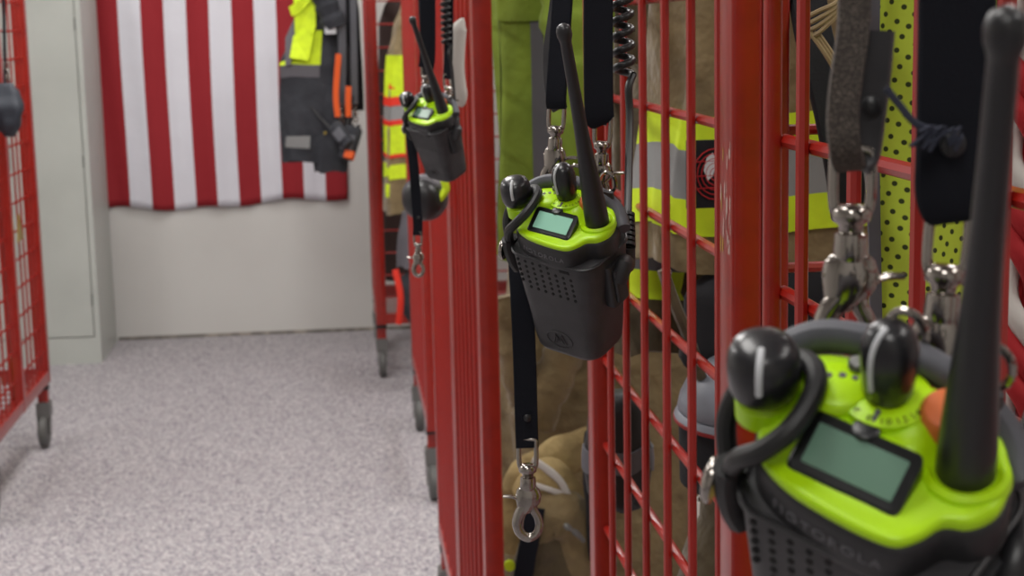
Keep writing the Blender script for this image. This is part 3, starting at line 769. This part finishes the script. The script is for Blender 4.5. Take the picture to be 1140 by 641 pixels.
def sleeve(root, o, top, bot, r0, r1, m, seed=1, bend=(0, 0, 0), bands=(), name='sleeve'):
    top, bot, bend = Vector(top), Vector(bot), Vector(bend); rn = random.Random(seed); ph = rn.uniform(0, 6)
    path = [top, top.lerp(bot, .33)+bend*.7, top.lerp(bot, .66)+bend, bot]; P = spline(path, 7); N = len(P)
    R = [(r0+(r1-r0)*i/(N-1))*(1+.07*sin(i*1.1+ph)+.05*sin(i*2.3+ph)) for i in range(N)]
    g = MB(o); g.tube(P, R, 16); s = g.build(name, m, root, auto=70)
    for (a, b, bm) in bands:
        i0, i1 = int(a*(N-1)), max(int(b*(N-1)), int(a*(N-1))+1)
        g = MB(o); g.tube(P[i0:i1+1], [x+.003 for x in R[i0:i1+1]], 16); g.build('sleeve_band', bm, s, auto=70)
    return s
def collar(root, o, c, w, d, h, m):
    g = MB(o); rings = []
    for k, (f, z) in enumerate(((1, 0), (1.02, h*.5), (1.1, h), (1.0, h*1.02), (.93, h*.5), (.92, 0))):
        rings.append([(c[0]+w/2*f*cos(i*PI/14), c[1]+d/2*f*sin(i*PI/14), c[2]+z) for i in range(28)])
    g.loft(rings, cap=False); return g.build('collar', m, root, auto=70)
def hanger(root, o, x, y, z, w):
    g = MB(o); g.tube(spline([(x-w/2, y, z-.09), (x-.03, y, z-.01), (x, y, z), (x+.03, y, z-.01), (x+w/2, y, z-.09)], 5), .007, 8)
    g.tube(spline([(x, y, z), (x, y, z+.04), (x+.015, y, z+.06), (x, y, z+.075), (x-.012, y, z+.07)], 5), .0025, 8)
    g.build('hanger', BLKP, root)

# tan turnout coat in rack B, facing the aisle end
def coat_B():
    cx, cy = .575, 1.66; o = (cx, cy, 1.1)
    t = thing('turnout_coat', 'tan turnout coat with wide lime and silver band and dark patch, behind the grid', 'coat', o, 'turnout coats')
    zb = onY(760, 305, 1.56).z
    G = Garment(cx, cy, 1.82, zb, [(0, .16, .12), (.06, .40, .17), (.14, .49, .19), (.5, .50, .20), (1, .53, .22)], amp=.045, k=8, seed=3)
    G.mesh(o).build('coat_body', TAN, t, auto=75)
    z = [onY(760, v, 1.56).z for v in (129, 168, 222, 262)]
    # bands: lime, silver, lime
    G.band(o, z[0], z[1]).build('lime_band', HIV, t, auto=75); G.band(o, z[1], z[2]).build('silver_band', SILV, t, auto=75); G.band(o, z[2], z[3]).build('lime_band', HIV, t, auto=75)
    collar(t, o, (cx, cy, 1.80), .17, .15, .06, TAN); hanger(t, o, cx, cy, 1.835, .36)
    sleeve(t, o, (cx+.24, cy+.02, 1.72), (cx+.30, cy+.03, 1.16), .075, .06, TAN, 5, bands=((.55, .7, HIV),))
    # dark patch with red cage lines
    c = onY(783, 194, 1.535); hw = .0165; hh = .033
    pz = lambda dx, dz, dy=0: (c.x+dx, c.y+dy, c.z+dz)
    p = MB(o).box(pz(-hw, -hh), pz(hw*1.35, hh, .004), .001).build('patch', BLKC, t)
    g = MB(o)
    for q in range(5):
        r = .006+.0055*q*.8; g.tube([pz(.012-r*cos(a*PI/10)*.95, r*1.05*sin(a*PI/10), -.001) for a in range(-6, 7)], .0007, 5)
    for dz in (-.014, -.002, .012): g.tube([pz(-.012, dz, -.001), pz(.016, dz+.001, -.001)], .0007, 5)
    g.build('red_lattice', mat('red_embroidery', (170, 30, 36), .8), p)
    g = MB(o); g.add([pz(.0, .004, -.0015), pz(.003, .016, -.0015), pz(.009, .021, -.0015), pz(.013, .012, -.0015), pz(.009, -.002, -.0015), pz(.004, -.006, -.0015)], [(0, 1, 2, 3, 4, 5)]); g.build('white_motif', WHT, p)
coat_B()
# items in the lower part of rack B
def pants_B():
    o = (.56, 1.72, .36)
    t = thing('turnout_pants', 'bunched tan turnout pants standing on the shelf behind the grid', 'pants', o, 'turnout pants')
    z1 = onY(745, 470, 1.6).z
    G = Garment(.57, 1.70, z1+.02, .31, [(0, .10, .10), (.05, .24, .18, -.02), (.15, .38, .22), (.5, .46, .24), (1, .48, .25)], amp=.07, k=5, seed=8)
    G.mesh(o, nt=24).build('trouser_body', TAN, t, auto=75)
    z = onY(745, 612, 1.57).z
    G.band(o, z, z-.035).build('pale_cuff', WHC, t, auto=75)
    sleeve(t, o, (.42, 1.60, z1-.03), (.36, 1.58, .8), .045, .05, TAN_SHADE, 2, bend=(-.02, -.0, .02), name='folded_leg')
pants_B()
def helmet(label, c, r, shell, trim, yaw=0, tilt=0):
    o = tuple(c); t = thing('fire_helmet', label, 'helmet', o, 'helmets')
    ax = Vector((sin(yaw)*sin(tilt), -cos(yaw)*sin(tilt), cos(tilt)))
    g = MB((0, 0, 0)); g.lathe((0, 0, 0), ax, [(r*.9, 0), (r, .01), (r*.97, r*.35), (r*.82, r*.7), (r*.5, r*.95), (r*.1, r*1.03)], 32); g.build('shell', shell, t, auto=60)
    g = MB((0, 0, 0)); g.lathe((0, 0, 0), ax, [(r*.95, -.004), (r*1.02, -.003), (r*1.05, .0), (r*1.02, .004), (r*.99, .006)], 32); g.build('brim', shell, t)
    g = MB((0, 0, 0)); g.lathe((0, 0, 0), ax, [(r*1.0, -.005), (r*1.06, -.004), (r*1.06, -.001), (r*1.0, .001)], 32); g.build('brim_trim', trim, t)
    g = MB((0, 0, 0)); g.lathe((0, 0, 0), ax, [(r*.6, -.08), (r*.9, -.07), (r*.97, -.002), (r*.8, 0)], 32); g.build('liner', BLKC, t)
    return t
p = onY(834, 476, 1.50)
hl = helmet('grey helmet with a red edge line, mostly hidden behind the scratched post', (p.x, 1.55, p.z), .060, GREYH, mat('dull_red_edge', (130, 24, 24), .6), yaw=.2, tilt=.12)
def hang_dark(name, label, cat, pts, r, m, o, grp=None, extra=None):
    t = thing(name, label, cat, o, grp); g = MB(o); P = spline(pts, 6); N = len(P)
    g.tube(P, [r(i/(N-1)) if callable(r) else r for i in range(N)], 16, flat=.7); g.build('body', m, t, auto=70); return t
# black trouser suspenders / liner in rack B
def liner_B():
    o = (.42, 1.55, 1.05)
    t = thing('black_liner', 'black quilted liner hanging below the banded tan coat, behind the grid', 'liner', o)
    zt = onY(775, 292, 1.5).z; zb = onY(775, 470, 1.5).z
    G = Garment(.475, 1.60, zt, zb, [(0, .13, .08), (.3, .26, .12), (.7, .26, .13), (1, .12, .07)], amp=.06, k=5, seed=12)
    G.mesh(o, nt=16, na=40).build('liner_body', BLKC, t, auto=75)
    g = MB(o); g.tube(spline([onY(738, 300, 1.52), onY(748, 330, 1.52), onY(768, 380, 1.52), onY(780, 420, 1.53)], 5), .006, 8); g.build('strap', TAN_SHADE, t)
    g = MB(o); g.lathe(onY(743, 303, 1.5), (0, -1, 0), [(.004, 0), (.004, .003), (.001, .004)], 14); g.build('snap', CHR, t)
liner_B()
# second coat farther into rack B, tan darkened for shade, with lime trim at its hem
def coat_B2():
    cx, cy = .44, 1.86; o = (cx, cy, 1.0)
    t = thing('turnout_coat', 'shade-darkened tan coat with a small lime and grey cuff, deep behind the grid', 'coat', o, 'turnout coats')
    G = Garment(cx, cy, 1.80, 1.27, [(0, .12, .06), (.08, .24, .09), (.5, .25, .10), (1, .25, .11)], amp=.06, k=6, seed=22)
    G.mesh(o).build('coat_body', TAN_SHADE, t, auto=75)
    s = sleeve(t, o, (cx-.07, cy-.06, 1.6), onY(722, 330, 1.78), .045, .035, TAN_SHADE, 9, bands=((.72, .82, HIV), (.82, .9, SILD), (.9, 1, HIV)))
coat_B2()
def glove_B():
    c = onY(688, 500, 2.06); o = tuple(c)
    t = thing('work_glove', 'black gauntlet with a grey stripe, just past the far post of the grid', 'glove', o)
    G = Garment(c.x, c.y, onY(694, 436, 2.06).z, onY(694, 562, 2.06).z, [(0, .05, .04), (.15, .075, .06), (.6, .088, .06), (.9, .08, .05), (1, .05, .04)], amp=.05, k=4, seed=14)
    G.mesh(o, nt=16, na=36).build('gauntlet', BLKR, t, auto=75)
    G.band(o, onY(694, 500, 2.04).z, onY(694, 524, 2.04).z).build('grey_stripe', SILD, t, auto=75)
glove_B()

# lime softshell jacket & tan gear in rack C's near front
def jacket_C():
    cx, cy = .50, 2.95; o = (cx, cy, 1.1)
    t = thing('softshell_jacket', 'olive-lime jacket with grey vertical stripes hanging between the dark red post and the middle radio', 'jacket', o)
    zb = onY(600, 292, 2.85).z
    G = Garment(cx, cy, 1.84, zb, [(0, .16, .10), (.08, .36, .16), (.2, .43, .18), (.6, .43, .19), (1, .44, .20)], amp=.05, k=7, seed=31)
    G.mesh(o, nt=30, na=80).build('jacket_body', HIVG, t, auto=75)
    def ang(u, G=G):   # angle on the camera-facing half for a pixel column
        best = min(range(181, 360), key=lambda d: abs(px(G.pt(.5, math.radians(d)))[0]-u)); return math.radians(best)
    zt = onY(600, 22, 2.85).z
    for u, da in ((606, .12), (560, .05)):
        G.strip(o, ang(u), da, zt, zb+.02).build('grey_stripe', SILD, t, auto=75)
    g = MB(o)      # yoke flap edge
    for j in range(1): g = G.band(o, zt+.05, zt, .007, PI, 2*PI)
    g.build('yoke_flap', HIVG, t, auto=75)
    hanger(t, o, cx, cy, 1.85, .34)
    sleeve(t, o, onY(632, -30, 2.78), onY(650, 170, 2.78), .055, .05, HIVG, 3, bend=(.0, -.01, 0))
    g = MB(o); g.tube(spline([onY(605, 30, 2.8), onY(612, 55, 2.79), onY(626, 90, 2.78), onY(636, 130, 2.78)], 4), .005, 8, flat=.5); g.build('dark_piping', BLKC, t)
def px(P):
    d = Vector(P)-CAM; return (570+F_PX*d.dot(AX[0])/d.dot(AX[2]), 320.5+F_PX*d.dot(AX[1])/d.dot(AX[2]))
jacket_C()
def tan_C():
    cx, cy = .56, 3.22; o = (cx, cy, .8)
    t = thing('turnout_coat', 'long olive-tan coat hanging under the lime jacket, behind the dangling snap hook', 'coat', o, 'turnout coats')
    G = Garment(cx, cy, 1.25, .45, [(0, .30, .13), (.08, .46, .18), (.5, .50, .22), (1, .52, .24)], amp=.09, k=6, seed=41)
    G.mesh(o, nt=30, na=70).build('coat_body', TAN, t, auto=75)
    for (a, b, r, s) in (((592, 470), (648, 340), .045, 2), ((560, 330), (585, 450), .04, 5)):
        sleeve(t, o, onY(*a, 3.06), onY(*b, 3.08), r, r*.8, TAN, s, bend=(0, -.02, 0), name='fold')
tan_C()
def bunch():
    o = (.4, 2.9, .85)
    t = thing('bunched_collar_coat', 'light tan bunched collar with white lining and a metal clip, under the dangling snap hook', 'coat', o)
    Y = 2.93
    def T(pts, r, m, n, fl=.6, y=0): 
        g = MB(o); P = spline([onY(u, v, Y+d+y) for u, v, d in pts], 6); N = len(P)
        R = [1.12*(r[0]+(r[1]-r[0])*(i/(N-1)))*(1+.06*sin(i*.9)) for i in range(N)]; g.tube(P, R, 16, flat=fl); return g.build(n, m, t, auto=75)
    T([(574, 610, .05), (584, 545, .03), (608, 520, .02), (634, 505, .03), (658, 498, .06)], (.045, .036), TANL, 'collar_roll')
    T([(586, 555, .0), (604, 530, -.02), (625, 540, -.02), (645, 575, .0), (655, 610, .02)], (.032, .03), TANL, 'collar_front')
    T([(592, 512, -.045), (606, 520, -.05), (624, 536, -.05), (634, 556, -.04)], (.007, .006), WHC, 'lining_edge', .5)
    T([(596, 540, -.045), (612, 545, -.05), (632, 552, -.04)], (.005, .005), WHC, 'lining_edge', .5)
    T([(662, 482, -.03), (660, 515, -.05), (663, 560, -.05), (668, 620, -.04)], (.026, .03), BLKC, 'black_lining')
    T([(590, 590, -.02), (615, 570, -.04), (640, 585, -.03), (655, 640, 0)], (.04, .045), TAN, 'shoulder_fold')
    T([(590, 670, .0), (602, 615, -.02), (625, 600, -.02), (648, 660, 0)], (.04, .05), TAN_SHADE, 'lower_fold')
    T([(600, 720, .05), (625, 660, .03), (660, 690, .04)], (.06, .07), TAN_SHADE, 'lower_fold')
    g = MB(o); g.strap(spline([onY(596, 565, Y-.07), onY(592, 590, Y-.075), onY(586, 620, Y-.075), onY(580, 660, Y-.07)], 5), .036, .006, Vector((1, 0, 0))); g.build('black_webbing', WEB, t)
    g = MB(o); g.tube(spline([onY(628, 584, Y-.09), onY(640, 592, Y-.09), onY(650, 602, Y-.08)], 4), [.004, .006, .006, .003, .006, .006, .005, .004, .004], 8); g.build('metal_clip', ZINC, t)
    g = MB(o); g.lathe(onY(567, 628, Y-.06), (0, -1, 0), [(.010, 0), (.011, .01), (.002, .012)], 8); g.build('lime_tab', HIV, t)
bunch()

# white sleeve-like pad by the distant radio
o = (.2, 2.6, 1.55)
g = MB(o); P = [onY(u, v, 2.62) for u, v in ((516, 20), (511, 32), (509, 50), (508, 75), (510, 95), (513, 112), (514, 119))]
g.tube(spline(P, 5), [.001+.012*min(1, k/5)*min(1, (30-k)/8+.1) for k in range(31)], 14, flat=.55, up=(1, 0, 0))
tag(g.build('padded_sleeve', WHC, auto=70), 'slim off-white pad standing on end right of the distant radio', 'pad')

# grey/black face mask hanging by the distant radio's dangling strap
def mask():
    c = onY(471, 222, 3.3); o = tuple(c); t = thing('breathing_mask', 'grey and black face mask hanging below the distant radio', 'mask', o)
    ax = Vector((-.4, -.9, -.25)); r = .044
    MB().lathe((0, 0, 0), ax, [(r*.3, -.035), (r*.9, -.022), (r, 0), (r*.95, .014), (r*.7, .026), (r*.2, .032)], 28).build('lens_body', BLKP, t, auto=60)
    MB().lathe((0, 0, 0), ax, [(r*.85, -.03), (r*1.08, -.022), (r*1.1, -.004), (r*1.0, .0)], 28).build('grey_rim', SILD, t)
    g = MB(); g.tube(spline([(.01, .02, .03), (.02, .03, .12), (.015, .03, .25), (.01, .02, .42)], 5), .008, 8, flat=.4); g.build('head_strap', BLKC, t)
    g = MB(); g.tube(spline([(.03, -.02, .0), (.046, -.02, .02), (.043, -.02, .04)], 4), .008, 8); g.build('lime_tab', HIV, t)
mask()

# ------------------------------------------------------------------ far gear
def coat_E():
    cx, cy = .33, 7.36; o = (cx, cy, 1.1)
    t = thing('turnout_coat', 'tan turnout coat with lime and red-orange trim between the two farthest racks', 'coat', o, 'turnout coats')
    zb = onY(435, 238, 7.3).z
    G = Garment(cx+.02, cy, 1.76, zb, [(0, .12, .12), (.12, .2, .16), (.3, .27, .2), (.6, .30, .22), (1, .33, .24)], amp=.05, k=6, seed=51)
    G.mesh(o).build('coat_body', TAN, t, auto=75)
    Z = lambda v: onY(440, v, 7.25).z
    for a, b, m in ((62, 108, HIV), (108, 118, REDT), (118, 134, SILV), (134, 140, REDT), (140, 176, HIV), (172, 176, REDT), (184, 200, HIV)):
        G.band(o, Z(a), Z(b), .004 if m is not REDT else .006, PI*.95, PI*2.05).build('trim_band', m, t, auto=75)
    s = sleeve(t, o, (cx-.06, cy-.05, onY(430, 62, 7.3).z), (cx-.105, cy-.05, Z(226)), .035, .035, TAN, 4, bands=((.0, .2, HIV), (.2, .26, REDT), (.78, .84, HIV), (.9, .96, HIV)))
coat_E()
def pants_E():
    o = (.34, 7.2, .6); t = thing('grey_trousers', 'grey reflective trouser leg hanging under the far lime-trimmed coat', 'pants', o)
    Z = lambda v: onY(445, v, 7.1).z
    G = Garment(.33, 7.2, Z(238), Z(300), [(0, .14, .1), (.5, .18, .12), (1, .2, .13)], amp=.08, k=5, seed=61)
    G.mesh(o, nt=10, na=30).build('leg_body', SILD, t, auto=75)
    o2 = (.32, 7.25, .5); t = thing('work_bag', 'dark lumpy gear bag low beside the farthest rack', 'bag', o2)
    G = Garment(.33, 7.22, Z(302), Z(372), [(0, .08, .08), (.2, .2, .14), (.6, .18, .14), (1, .08, .08)], amp=.09, k=4, seed=62)
    G.mesh(o2, nt=10, na=30).build('bag_body', CHAR, t, auto=75)
    g = MB(o2); g.tube(spline([onY(440, 300, 7.1), onY(446, 330, 7.08), onY(444, 360, 7.1)], 4), .015, 8); g.build('strap', REDT, t)
pants_E()

# charcoal and lime bib hanging at the end of rack E, over the flag
def bib():
    Y = 7.55; cx = onY(356, 100, Y).x; o = (cx, Y, 1.2)
    t = thing('work_jacket', 'charcoal work jacket with lime chest and grey tape hanging over the right of the flag', 'jacket', o)
    zt = 1.80; zb = onY(350, 178, Y).z
    def T(v): return (zt-onY(350, v, Y).z)/(zt-zb)
    L = lambda u, v: onY(u, v, Y).x-cx
    prof = [(0, .13, .10, L(362, 0)), (T(30), .20, .13, L(356, 30)), (T(70), (onY(397, 70, Y).x-onY(311, 70, Y).x)*.92, .16, L(352, 70)), (T(130), .33, .16, L(352, 130)), (1, .29, .14, L(350, 178))]
    G = Garment(cx, Y, zt, zb, prof, amp=.03, k=5, seed=71)
    G.mesh(o, nt=30, na=60).build('jacket_body', CHAR, t, auto=75)
    def patch(poly, m, name, dy=-.012, par=None):
        g = MB(o)
        c = [Vector(surf(u, v))+Vector((0, dy, 0)) for u, v in poly]
        n = len(c); b = [p+Vector((0, .010, 0)) for p in c]
        g.add(c+b, [tuple(range(n))]+[tuple(reversed(range(n, 2*n)))]+[((i+1) % n, i, n+i, n+(i+1) % n) for i in range(n)]); return g.build(name, m, par or t, smooth=False)
    def surf(u, v):   # front surface of the shell under that sight line
        p = onY(u, v, Y); tt = max(0, min(1, (zt-p.z)/(zt-zb)))
        best = min(range(182, 359, 2), key=lambda d: abs(G.pt(tt, math.radians(d)).x-p.x)); q = G.pt(tt, math.radians(best)); return (p.x, min(q.y, Y-.03), p.z)
    def ang(u, tt): return math.radians(min(range(181, 360), key=lambda d: abs(G.pt(tt, math.radians(d)).x-onY(u, 60, Y-.08).x)))
    Z = lambda v: onY(330, v, Y-.07).z
    G.band(o, Z(34), Z(72), .004, ang(311, T(60)), ang(357, T(60)), 24).build('lime_chest', HIV, t, auto=75)
    G.band(o, Z(72), Z(86), .004, ang(311, T(80)), ang(355, T(80)), 24).build('grey_tape', SILD, t, auto=75)
    patch([(327, -6), (351, -6), (352, 29), (349, 38), (329, 44)], HIV, 'lime_chest', -.02)
    patch([(318, 42), (328, 20), (329, 44), (324, 72), (318, 72)], SILD, 'grey_tape', -.02)
    f = patch([(327, 39), (349, 40), (344, 67), (323, 64)], HIV, 'pocket_flap', -.030)
    patch([(319, 151), (346, 150), (345, 164), (318, 163)], SILV, 'silver_tape', -.014)
    patch([(322, 8), (344, -6), (352, -6), (333, 16), (325, 18)], HIV, 'lime_sleeve_end', -.034)
    sleeve(t, o, onY(352, -20, Y-.1), onY(374, 30, Y-.1), .045, .06, CHAR, 8)
    g = MB(o); g.box(tuple(onY(362, 38, Y-.13)), tuple(onY(374, 29, Y-.14)), .002); g.build('pen', WHT, t)
    g = MB(o); G2 = Garment(onY(366, 130, Y).x, Y-.03, onY(370, 60, Y).z, onY(370, 190, Y).z, [(0, .10, .07), (.4, .15, .1), (.8, .17, .1), (1, .15, .09)], amp=.04, k=4, seed=72)
    G2.mesh(o, nt=14, na=36).build('trouser_leg', CHAR, t, auto=75)
    MB(o).lathe(onY(362, 148, Y-.1), (0, -1, 0), [(.008, 0), (.008, .004), (.002, .005)], 12).build('snap', BRS, t)
bib()
def dark_E():
    x = onY(390, 60, 7.6).x; o = (x, 7.62, 1.3)
    t = thing('dark_backing', 'black trousers added to darken the gap behind the grey straps beside the farthest post', 'backing', o)  # black cloth panel added to darken the gap around the straps
    G = Garment(x, 7.60, 1.82, onY(390, 122, 7.6).z, [(0, .08, .04), (.2, .10, .05), (1, .105, .05)], amp=.05, k=4, seed=77)
    G.mesh(o, nt=14, na=30).build('backing_cloth', BLKC, t, auto=75)
    o = (.5, 8.05, 1.2); t = thing('turnout_coat', 'added dark brown coat shape darkening the inside of the farthest rack behind its cross wires', 'coat', o, 'turnout coats')  # coat shape added to make the rack interior darker
    G = Garment(.46, 8.05, 1.86, .42, [(0, .3, .1), (.1, .5, .2), (.5, .54, .24), (1, .54, .25)], amp=.05, k=7, seed=78)
    G.mesh(o, nt=16, na=40).build('coat_body', mat('rack_interior_dark', (50, 34, 30), .9), t, auto=75)
dark_E()
def far_radio(label, u, v, Y, s, group, ang=-.7, strapto=None, orange=False):
    c = onY(u, v, Y); o = tuple(c); t = thing('black_radio', label, 'radio', o, group)
    q = lambda x, y, z: Vector((x*cos(ang*.4)-z*sin(ang)*.2, y, z))*s
    g = MB(); g.loft([[Vector((x*f, y*f2, z)) for x, y in [(.03*cos(a*PI/8), .022*sin(a*PI/8)) for a in range(16)]] for z, f, f2 in ((-.075, .75, .8), (-.07, .9, .9), (-.02, 1, 1), (.02, 1.05, 1), (.03, .9, .9))]); b = g.build('case', CHAR, t, auto=50)
    g = MB(); g.lathe((.014, 0, .028), (0, 0, 1), [(.007, 0), (.007, .012), (.003, .015)], 12); g.lathe((-.004, 0, .028), (0, 0, 1), [(.006, 0), (.006, .01), (.003, .013)], 12); g.build('control_knobs', BLKP, t)
    g = MB(); g.lathe((-.02, 0, .028), (-.05, -.1, 1), [(.007, 0), (.0065, .03), (.0045, .07), (.0038, .14), (.004, .15)], 12); g.build('antenna', BLKP, t)
    g = MB(); g.box((-.02, -.026, -.05), (.02, -.02, 0), .002); g.build('keypad_flap', GREYP, t)
    if orange: MB().box((.0, -.028, -.075), (.028, .0, -.05), .004).build('orange_tag', ORC, t)
    t.scale = (s, s, s); t.rotation_euler = (-.35, ang, -.3); return t
far_radio('black radio with its long thin antenna slanting across the charcoal jacket', 377, 146, 7.38, 1.15, 'far black radios', ang=-.75)
far_radio('bulky black radio with an orange tag beside the farthest orange-red post', 391, 152, 7.42, 1.45, 'far black radios', ang=.2, orange=True)
for lab, u0, u1, Y, w, m, v1 in (('grey webbing strap hanging left of the farthest rack post', 381, 380, 7.45, .036, GREYP, 118), ('second grey strap, closest to the farthest rack post', 394, 395, 7.47, .03, GREYP, 116)):
    o = (onY(u0, 60, Y).x, Y, 1.5); t = thing('webbing_strap', lab, 'strap', o, 'far grey straps')
    top = onY(u0-1, -12, Y); P = [onY(u1, v1, Y), onY(u0, 60, Y-.01), top, Vector((top.x, top.y, 1.93))]
    MB(o).strap(spline(P, 5), w, .006, Vector((1, .3, 0))).build('band', m, t)
    snap_hook(t, onY(u1, v1-2, Y), o, yaw=-.3, s=1.1)
for lab, pts, Y in (('orange strap hanging between charcoal jacket and grey straps', [(376, 130), (374, 108), (375, 85), (377, 60)], 7.40), ('short orange strap end tucked behind the far grey strap', [(388, 130), (387.5, 112), (388, 96)], 7.42)):
    o = tuple(onY(*pts[0], Y)); g = MB(o); g.strap(spline([onY(u, v, Y) for u, v in pts], 5), .026, .006, Vector((1, .2, 0)))
    tag(g.build('orange_strap', ORC), lab, 'strap', 'far orange straps')

# ------------------------------------------------------------------ left rack gear
def left_gear():
    Y = 6.2; o = (-1.24, Y, 1.5)
    t = thing('covered_radio', 'dark radio in a lumpy blue-black cover hanging on the left rack\'s grid', 'radio', o)
    c = onX(8, 118, -1.17)
    G = Garment(c.x, c.y, onX(8, 92, -1.17).z, onX(8, 152, -1.17).z, [(0, .05, .06), (.2, .10, .09), (.45, .12, .15), (.75, .09, .13), (1, .03, .05)], amp=.22, k=3, seed=81)
    G.mesh(o, nt=14, na=30).build('cover', mat('blue_black_cover', (46, 52, 62), .6), t, auto=75)
    g = MB(o); p = onX(6, 94, -1.17); g.strap(spline([p, onX(5, 50, -1.18), onX(4, 0, -1.18), Vector((-1.18, onX(4, 0, -1.18).y, 1.93))], 5), .035, .006, Vector((0, 1, 0))); g.build('strap', WEB, t)
    snap_hook(t, onX(7, 70, -1.165), o, yaw=.6, s=1.0)
    # small brassy tag on the grid
    g = MB(tuple(onX(21, 256, -1.214))); q = onX(21, 256, -1.214); g.add([q+Vector((0, -.05, -.04)), q+Vector((0, .05, -.035)), q+Vector((0, .0, .06)), q+Vector((.006, -.05, -.04)), q+Vector((.006, .05, -.035)), q+Vector((.006, 0, .06))], [(0, 2, 1), (3, 4, 5), (0, 1, 4, 3), (1, 2, 5, 4), (2, 0, 3, 5)])
    tag(g.build('brass_tag', BRS, smooth=False), 'small brassy tag fixed on the left rack\'s grid', 'tag')
    # gear in the left rack
    cx, cy = -1.50, 5.95; o = (cx, cy, 1.1)
    t = thing('turnout_coat', 'dark red-brown coat hanging inside the left rack', 'coat', o, 'turnout coats')
    G = Garment(cx, cy, 1.8, .7, [(0, .14, .1), (.08, .32, .16), (.5, .38, .2), (1, .4, .22)], yaw=PI/2, amp=.06, k=6, seed=91)
    G.mesh(o, nt=16, na=36).build('coat_body', mat('dark_maroon_cloth', (70, 30, 32), .9), t, auto=75)
    o = (-1.45, 5.95, .31); t = thing('folded_gear', 'yellow and white folded gear on the left rack\'s bottom shelf', 'gear', o)
    MB(o).box((-1.62, 5.85, .316), (-1.30, 5.98, .42), .02).build('yellow_bundle', HIV, t)
    MB(o).box((-1.60, 5.99, .316), (-1.30, 6.10, .40), .02).build('white_bundle', WHC, t)
left_gear()

# ------------------------------------------------------------------ rack A gear: lime mesh vest, dark strap, cord, rope
def vest():
    o = (.36, .97, 1.4)
    t = thing('mesh_vest', 'lime perforated mesh vest hanging behind the closest radio', 'vest', o)
    zt, zb = 1.86, 1.12; n = 40; g = MB((0, 0, 0)); g.o = Vector(o); rows = []
    xl = onY(984, 200, .95).x; xr = onY(1126, 200, .95).x+.012
    def P(a, b, off=0):
        x = xl+(xr-xl)*a; z = zt+(zb-zt)*b
        return Vector((x, .955+.012*sin(a*6+b*3)+.006*sin(a*13+1)+off, z))
    for off, rev in ((0, False), (.004, True)):
        rows = [[P(i/24, j/n, off) for i in range(25)] for j in (range(n, -1, -1) if not rev else range(n+1))]; g.loft(rows, closed=False)
    g.build('mesh_panel', PERF, t, auto=80)
    # back panel a little deeper in the rack
    g = MB(o); g.loft([[P(i/24, j/n, .05)+Vector((.02, 0, 0)) for i in range(25)] for j in range(n, -1, -1)], closed=False); g.build('mesh_panel', PERF, t, auto=80)
    g = MB(o); g.strap([P(0, j/n, -.003)+Vector((.001-.004*sin(j/6), 0, 0)) for j in range(n+1)], .008, .003, Vector((1, 0, 0))); g.build('grey_binding', GREYP, t)
    
vest()
o = (.39, .9, 1.5)
g = MB(o); rp = random.Random(2)
t = thing('braided_rope', 'red and white braided rope hanging at the right edge behind the nearest antenna', 'rope', o)
for ph, m, nm in ((0, MATS['red_embroidery'], 'red_strand'), (PI, WHC, 'white_strand'), (PI/2, MATS['red_embroidery'], 'red_strand')):
    g = MB(o); pts = []
    for i in range(140):
        z = 1.88-.0052*i; c = onY(1140, 200, .88); a = i*.42+ph; pts.append(Vector((c.x+.0075*cos(a), .88+.0075*sin(a), z)))
    g.tube(pts, .0062, 8); g.build(nm, m, t, auto=80)
# khaki cord loops and the dark strap between coat and worn strap
o = (.42, 1.2, 1.6)
t = thing('khaki_cord', 'loose khaki cords looped above the dark strap beside the worn leather', 'cord', o)
g = MB(o)
for k in range(4):
    g.tube(spline([onY(896+k*2, 20+k*7, 1.16), onY(912, 12+k*8, 1.15), onY(932, 2+k*5, 1.15), onY(948, -20+k*6, 1.16)], 5), .0018, 6)
for k in range(3):
    g.tube(spline([onY(902+k*4, 36, 1.155), onY(920+k*4, 62, 1.15), onY(934+k*4, 86, 1.15)], 5), .0018, 6)
g.build('cord_loops', CORD, t)
o = (.42, 1.3, 1.5)
g = MB(o); g.strap(spline([onY(898, -10, 1.22), onY(906, 40, 1.2), onY(924, 110, 1.19), onY(938, 180, 1.19), onY(946, 240, 1.2)], 6), .028, .01, Vector((1, 0, 0)))
tag(g.build('black_suspender', BLKC), 'broad black strap slanting down beside the banded tan coat', 'strap')

# ------------------------------------------------------------------ view
scene.view_settings.view_transform = 'Standard'; scene.view_settings.look = 'None'; scene.view_settings.gamma = 1
scene.view_settings.exposure = 0.0; scene.view_settings.use_curve_mapping = False
